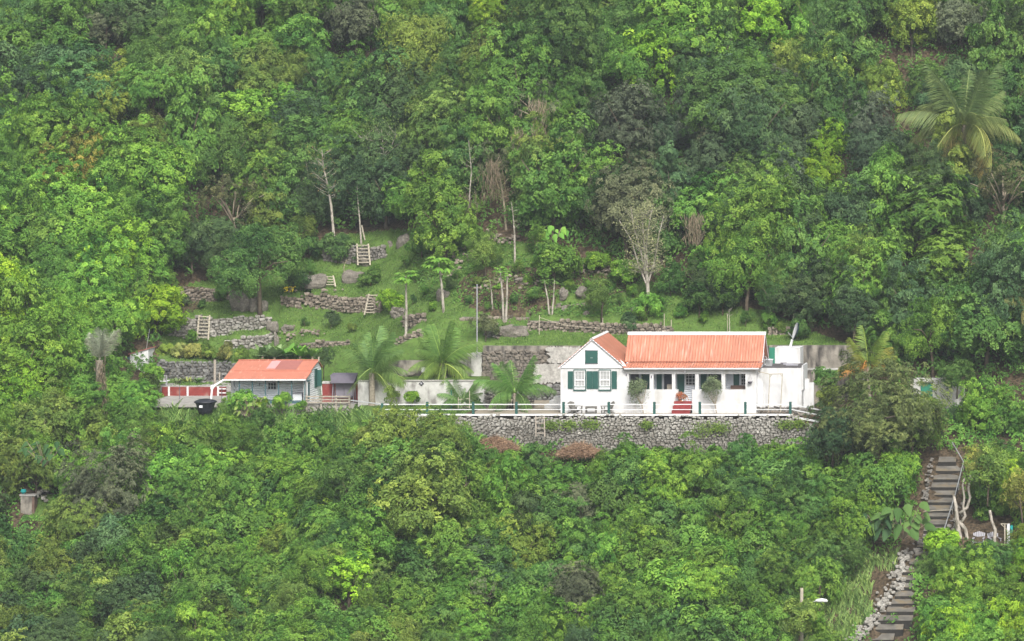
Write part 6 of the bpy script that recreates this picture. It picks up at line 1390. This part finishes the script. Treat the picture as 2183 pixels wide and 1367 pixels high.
def try_plant(X, Y, kinds, sc, mind):
    z = float(H(X, Y)); kind = rr.choice(kinds); p = PROTO[kind][0]; qx, qy = pix(X, Y, z+p['hc']*sc); bx_, by_ = pix(X, Y, z); rad = p['Rx']*sc*F/(Y+D)
    if qx < -rad*.8 or qx > 2183+rad*.8 or qy < -rad or qy > 1367+rad*.8: return
    if Y > 4 and (inpoly([bx_], [by_], GARDEN)[0] or inpoly([qx], [qy+rad*.55], GARDEN)[0]): return
    if Y < 9 and qx > 310 and qy-rad*.95 < topline(qx): return
    if Y < 9 and qx > 310 and -14 < X < 12 and Y > -.8: return
    if blocked(qx, qy, rad, Y): return
    if (inpoly([bx_], [by_-8], G1)[0] or inpoly([qx], [qy], G3)[0] or (inpoly([bx_], [by_-8], G2)[0] and rr.random() < .7)): return
    for (a, c, m_) in taken:
        if (a-X)**2+((c-Y)*1.15)**2 < (mind+m_*.38)**2: return
    if cnt.get(kind, 0) >= 285: return
    cnt[kind] = cnt.get(kind, 0)+1
    col = pickcol(qx, qy, rr); plant(kind, X, Y, col, sc); taken.append((X, Y, mind*1.1))
FK = ['broad','broad','fine','big','vine','mango','broad','fine','vine']
for i in range(9000):
    Y = rr.uniform(8, 58); X = rr.uniform(PX(-60, Y), PX(2240, Y))
    try_plant(X, Y, FK, rr.uniform(.7, 1.2), 1.3)
for i in range(9000):
    Y = rr.uniform(-24, 9); X = rr.uniform(PX(-60, Y), PX(2240, Y)); k = ['small','small','smallmango','smallfine','small']
    s_ = rr.uniform(.8, 1.35)
    if rr.random() < .45: k = ['broad','fine','mango','broad','vine']; s_ = rr.uniform(.45,.8)
    try_plant(X, Y, k, s_, .95)
print('VEG', len(VEG))

# ---------- labels for the scattered trees ----------
def colword(px, py):
    up = py < 860
    L_ = [(200,'near the left edge'),(345,'over the white shed' if up else 'below the silvery fan palm'),(520,'over the yard slab' if up else 'below the black tank'),(700,'over the cottage' if up else 'below the cottage'),(880,'over the thick palm' if up else 'below the canopy swing'),(1030,'over the second palm' if up else 'below the young small palm'),
          (1190,'over the patio' if up else 'below the patio'),(1340,'over the gable' if up else 'below the gable'),(1500,'over the long roof' if up else 'below the red steps'),(1650,'over the roof end' if up else 'below the veranda end'),(1800,'over the annex' if up else 'below the annex'),(1980,'over the mango tree' if up else 'by the stairs'),(9999,'near the right edge')]
    for a, w_ in L_:
        if px < a: return w_
def rowword(py):
    for a, w_ in ((70,'top edge'),(160,'high up'),(260,'upper hillside'),(360,'mid hillside'),(460,'lower hillside'),(600,'forest edge'),(860,'beside the plots'),(1000,'upper slope'),(1100,'middle slope'),(1200,'lower slope'),(1290,'low down'),(9999,'bottom edge')):
        if py < a: return w_
ORD = ['leftmost','second','third','fourth','fifth','sixth','seventh','eighth','ninth','tenth','eleventh','twelfth','thirteenth','fourteenth','fifteenth','sixteenth','seventeenth','eighteenth']+['later']*99
cells = {}
for v in VEG:
    if not v[5]: cells.setdefault((rowword(v[4]), colword(v[3], v[4]), v[1], v[2]), []).append(v)
for (rw_, cw_, k, c), vs in cells.items():
    vs.sort(key=lambda v: v[3])
    for i, v in enumerate(vs):
        lab = f"{CW[c]} {KINDW[k]}, {rw_}, {cw_}"
        if len(vs) > 1: lab += f", {ORD[i]} from left" if i else ", leftmost of these"
        v[0]['label'] = lab; v[0]['group'] = 'bushes on the slope' if k in ('small','smallfine','smallmango') else 'forest trees'

# ---------- undergrowth, grass, brush ----------
def scat_xy(n, y0, y1, test):
    Y = rng.uniform(y0, y1, n*3); X = PX(0, Y)-1+rng.random(n*3)*(PX(2183, Y)-PX(0, Y)+2); Z = H(X, Y); qx, qy = pix(X, Y, Z); k = test(X, Y, qx, qy); X, Y, Z = X[k][:n], Y[k][:n], Z[k][:n]; return X, Y, Z
def in_clear(qx, qy):
    r_ = np.zeros(len(qx), bool)
    for x0, y0, x1, y1, yo in CLEAR[:7]+[CLEAR[10]]: r_ |= (qx > x0+6) & (qx < x1-6) & (qy > y0+4) & (qy < y1)
    return r_
def fterm(X, Y, qx, qy):
    terr = (Y > edgeY(X)-.7) & (Y < 13.6) & (X > -41) & (X < 13.5); return ~inpoly(qx, qy, GARDEN) & ~terr & ~in_clear(qx, qy) & ~((inpoly(qx, qy, G1) | inpoly(qx, qy, G2) | inpoly(qx, qy, G3)) )
def undergrowth(name, n, y0, y1, hgt, size, col, seed):
    X, Y, Z = scat_xy(n//18, y0, y1, fterm); r = np.random.default_rng(seed); m = len(X); X = np.repeat(X, 18); Y = np.repeat(Y, 18); n = len(X); cz_ = np.repeat(r.uniform(.55, 1.1, m), 18); ctn = np.repeat(r.normal(0, .16, m), 18); qa = r.uniform(0, 6.28, n); qr = .38*np.sqrt(r.random(n)); X = X+np.cos(qa)*qr; Y = Y+np.sin(qa)*qr; Z = H(X, Y)-qr*.5
    lump = .5+.5*noise2(X, Y, 1.9, seed); lump2 = .5+.5*noise2(X+30, Y, 4.3, seed+2)
    h = hgt*(.2+.9*lump*(.5+.5*lump2))*cz_
    e_ = .15; gx = (noise2(X+e_, Y, 1.9, seed)-noise2(X-e_, Y, 1.9, seed))/(2*e_)*hgt*.45; gy = (noise2(X, Y+e_, 1.9, seed)-noise2(X, Y-e_, 1.9, seed))/(2*e_)*hgt*.45+.6
    N = unit(np.stack([-gx, -gy, np.ones(n)], 1)+r.normal(0, .4, (n, 3))); L = size*r.uniform(.6, 1.4, n)
    V, Fc = leafgeo(np.stack([X, Y, Z+h], 1), N, L, L*.6, r=r); o = mobj(name, npmesh(name, V, Fc, M['leaf'], {'tone': np.clip(.5+.2*noise2(X, Y, .7, seed+5)+ctn+r.normal(0, .09, n), -.1, 1.3)})); o.color = (*col, 1)
    return tag(o, kind='stuff')
tag(undergrowth('forest_undergrowth', 190000, 8, 62, 2.2, .23, (.10,.225,.045), 3), 'leafy undergrowth covering the ground between the hillside trees', 'undergrowth')
tag(undergrowth('slope_undergrowth', 190000, -25, 8.0, 1.3, .19, (.14,.315,.052), 5), 'dense leafy weeds covering the slope below the terrace', 'undergrowth')
def blades(name, X, Y, Z, L, wid, col, seed, arch=.7, label='', lean=(0,-.35), mt='grass'):
    n = len(X); r = np.random.default_rng(seed); a = r.uniform(0, 6.28, n); l = L*r.uniform(.55, 1.2, n); dx_ = np.cos(a)*.45+lean[0]; dy_ = np.sin(a)*.45+lean[1]
    l = l*(.7+.45*noise2(X, Y, 1.6, seed+3)); base = np.stack([X, Y, Z], 1); V = np.zeros((n, 8, 3)); side = np.stack([np.sin(a+.7), np.cos(a)*.3, np.zeros(n)], 1)*wid
    for i, t_ in enumerate((0, .4, .75, 1.0)):
        p = base+np.stack([dx_*l*t_*(.35+.65*t_)*arch*1.4, dy_*l*t_*(.35+.65*t_)*arch*1.4, l*(t_-.52*arch*t_**2.4)], 1); w_ = (1, .95, .6, .08)[i]
        V[:, 2*i] = p-side*w_*.5; V[:, 2*i+1] = p+side*w_*.5
    k = (np.arange(n)*8)[:, None, None]; Fc = (np.array([[0,1,3,2],[2,3,5,4],[4,5,7,6]])[None]+k).reshape(-1, 4)
    tn = np.repeat(np.clip(.5+r.normal(0, .25, n)+.2*noise2(X, Y, 1.1, seed), -.2, 1.4), 3)
    o = mobj(name, npmesh(name, V.reshape(-1, 3), Fc, M[mt], {'tone': tn})); o.color = (*col, 1); return tag(o, label or None, 'grass', kind='stuff')
def zone(n, y0, y1, polys):
    def t_(X, Y, qx, qy):
        r_ = np.zeros(len(X), bool)
        for p in polys: r_ |= inpoly(qx, qy, p)
        return r_ & ~in_clear(qx, qy)
    return scat_xy(n, y0, y1, t_)
g1 = G1
X, Y, Z = zone(26000, -8, 8.2, [g1]); k = Y < edgeY(X)-.3; blades('tall_grass', X[k], Y[k], Z[k], 1.8, .10, (.25,.42,.12), 4, label='long pale arching grass along the front of the yard and terrace')
g2 = G2
g4 = G3
X, Y, Z = zone(34000, -24, -3, [g2, g4]); blades('slope_grass', X, Y, Z, 1.5, .09, (.26,.40,.12), 6, label='long light grass on the lower right slope beside the rubble edge')
g3 = [(80,790),(200,760),(200,880),(60,890)]
X, Y, Z = zone(4200, 0, 16, [g3]); blades('cane_grass', X, Y, Z+.3, 1.9, .08, (.17,.28,.085), 7, label='clump of long pale cane grass left of the silvery fan palm')
X, Y, Z = zone(9000, -14, 4, [[(620,930),(760,900),(880,930),(800,1000),(600,990)], [(1100,980),(1300,975),(1500,985),(1450,1020),(1150,1010)]]); blades('rank_grass', X, Y, Z, 1.3, .08, (.17,.32,.08), 8, label='rank bright grass mixed with weeds under the retaining wall')
def lawnt(X, Y, qx, qy): return inpoly(qx, qy, GARDEN) & (Y > 13.9) | (inpoly(qx, qy, GARDEN) & (Y > 11.2) & (X > -14)) | ((X > -19) & (X < -14) & (Y > .2) & (Y < 6.6)) | ((((qx-105)/45)**2+((qy-1085)/30)**2) < 1)
X, Y, Z = scat_xy(80000, -12, 34, lawnt); qx, qy = pix(X, Y, Z)
dens = .5+.5*noise2(X, Y, .9, 2); k = rng.random(len(X)) < np.where((((qx-1085)/120)**2+((qy-620)/60)**2 < 1), .3, .95)*(.45+.55*dens); blades('lawn_grass', X[k], Y[k], Z[k], .22, .05, (.13,.24,.05), 9, .5, label='short green grass of the garden terraces')
X, Y, Z = scat_xy(30000, 11, 34, lambda X, Y, qx, qy: inpoly(qx, qy, [(860,505),(1130,520),(1330,575),(1470,640),(1300,690),(1130,670),(900,640)]) & (noise2(X, Y, 1.3, 5) > -.3)); n = len(X); r = np.random.default_rng(5); L = .2*r.uniform(.6,1.3,n)
V, Fc = leafgeo(np.stack([X, Y, Z+.1+r.uniform(0,.35,n)*np.maximum(0,noise2(X,Y,2.1,6))], 1), unit(np.array([0,-.5,1])+r.normal(0,.4,(n,3))), L, L*.6, r=r)
o = mobj('garden_weeds', npmesh('garden_weeds', V, Fc, M['leaf'], {'tone': np.clip(r.normal(.5,.22,n),0,1.3)})); o.color = (.11,.24,.045,1); tag(o, 'low leafy weeds creeping over the upper garden slope', 'weeds', kind='stuff')
# wall climbers
for i, (q, py, rp, lab) in enumerate(((1175,905,13,'small tuft of weeds on the retaining wall right of the pale ladder'),(1215,905,14,'second weed tuft on the retaining wall under the left garden chair'),(1260,905,16,'spreading weed tuft on the retaining wall under the side table'),(1380,905,9,'little weed tuft on the wall below the larger standard tree'),(1500,915,22,'largest green creeper hanging on the retaining wall'),(1535,912,14,'creeper on the wall below the smaller standard tree'),(1676,905,14,'yellow green creeper near the right end of the retaining wall'),(1705,903,12,'green creeper at the corner of the retaining wall'))):
    r = np.random.default_rng(i+60); n = 260; sc = (D)/F; P = np.stack([r.normal(0, rp*sc*.75, n), r.uniform(-.18, .0, n), r.normal(0, rp*sc*.4, n)], 1); L = .13*r.uniform(.6,1.4,n); V, Fc = leafgeo(P, unit(r.normal(0,.5,(n,3))+[0,-.8,.6]), L, L*.6, r=r)
    o = mobj('wall_creeper', npmesh('wall_creeper', V, Fc, M['leaf'], {'tone': np.clip(r.normal(.5,.22,n),0,1.3)}), None, W3(q, py, -.72)); o.color = (.17,.27,.05,1); tag(o, lab, 'creeper', 'creepers on the retaining wall')
# brush heaps
def brush(px, py, wpx, hpx, label, seed, Y):
    r = np.random.default_rng(seed); s = (Y+D)/F; c_ = W3(px, py, Y); n = 4200; a = r.uniform(0, 6.28, n); q = np.sqrt(r.random(n)); x = np.cos(a)*q*wpx*s*.5; y = np.sin(a)*q*.8; z = (1-q**1.6)*hpx*s*.55*r.uniform(.3,1,n)-hpx*s*.25
    T = unit(r.normal(0, 1, (n, 3))*[1.2,.5,.45]); L = r.uniform(.3, 1.1, n); P = np.stack([x, y, z], 1); N = unit(np.cross(T, r.normal(0,1,(n,3)))); V, Fc = leafgeo(P, N, L, .05, T, r, 0)
    z0 = float(H(c_.x, Y)); o = mobj('brush_heap', npmesh('brush_heap', V, Fc, M['stick'], {'tone': r.beta(2,2,n)}), None, c_)
    return tag(o, label, 'brush heap')
brush(1055, 945, 92, 46, 'left heap of dry brown cut brush below the retaining wall', 1, -1.9); brush(1236, 958, 88, 46, 'right heap of dry brown cut brush below the retaining wall', 2, -2.0)
# hanging dead vines
def vines(px, py, wpx, hpx, label, seed, col=(.30,.25,.17), n=360):
    b_ = G(px, py+hpx*.75+40, 20); Y = b_.y-1.2; s = (Y+D)/F; r = np.random.default_rng(seed); P = np.stack([r.normal(0, wpx*s*.42, n), r.normal(0,.35,n), r.uniform(-.5,.5,n)*hpx*s], 1); T = np.tile([0,0,-1.], (n,1))+r.normal(0,.28,(n,3)); L = r.uniform(.3,1.1,n)
    V, Fc = leafgeo(P, unit(r.normal(0,1,(n,3))*[.6,1,.1]), L, .04, T, r, 0); o = mobj('dead_vines', npmesh('dead_vines', V, Fc, M['leaf'], {'tone': r.beta(2,2,n)}), None, W3(px,py,Y)); o.color = (*col,1); tag(o, label, 'dead vines', 'hanging dead vines')
vines(1150,265,34,95,'pale tan curtain of dead vines high on the hillside',1); vines(1125,305,34,60,'smaller dead vine tangle just left below the tan curtain',2); vines(1050,385,30,80,'brown dead vines around the thin grey trunk',3,(.22,.18,.12)); vines(1480,490,22,60,'tan dead vines right of the pale feathery tree',4,(.30,.25,.17),300)
vines(985,440,40,40,'dark brown dead vines above the upper garden',5,(.15,.125,.085),350)
# yellow flowers on the shaded wall
r = np.random.default_rng(77); b_ = G(620,640,13.8); n = 26; P = np.stack([r.uniform(-.45,.45,n), r.uniform(-.3,0,n), r.uniform(.2,.6,n)], 1); V, Fc = leafgeo(P, unit(r.normal(0,.4,(n,3))+[0,-1,.4]), .14, .12, r=r); o = mobj('yellow_flowers', npmesh('yellow_flowers', V, Fc, M['flower'], {'tone': r.random(n)}), None, b_+Vector((0,-.3,0))); tag(o, 'small yellow flowers under the big garden tree', 'flowers', kind=None)
# ---------- haze ----------
hm = bpy.data.materials.new('haze'); hm.use_nodes = True; t = hm.node_tree
for n_ in list(t.nodes): t.nodes.remove(n_)
ou = t.nodes.new('ShaderNodeOutputMaterial'); vs = t.nodes.new('ShaderNodeVolumePrincipled'); vs.inputs['Color'].default_value = (.82,.90,.96,1); vs.inputs['Density'].default_value = HAZE; vs.inputs['Anisotropy'].default_value = .3
t.links.new(vs.outputs[0], ou.inputs['Volume'])
m_ = MB(); m_.box(-175, 160, -335, 172, -56, 96); hz_ = m_.build('haze', hm); tag(hz_, 'thin pale haze filling the valley air', 'haze', kind='stuff')
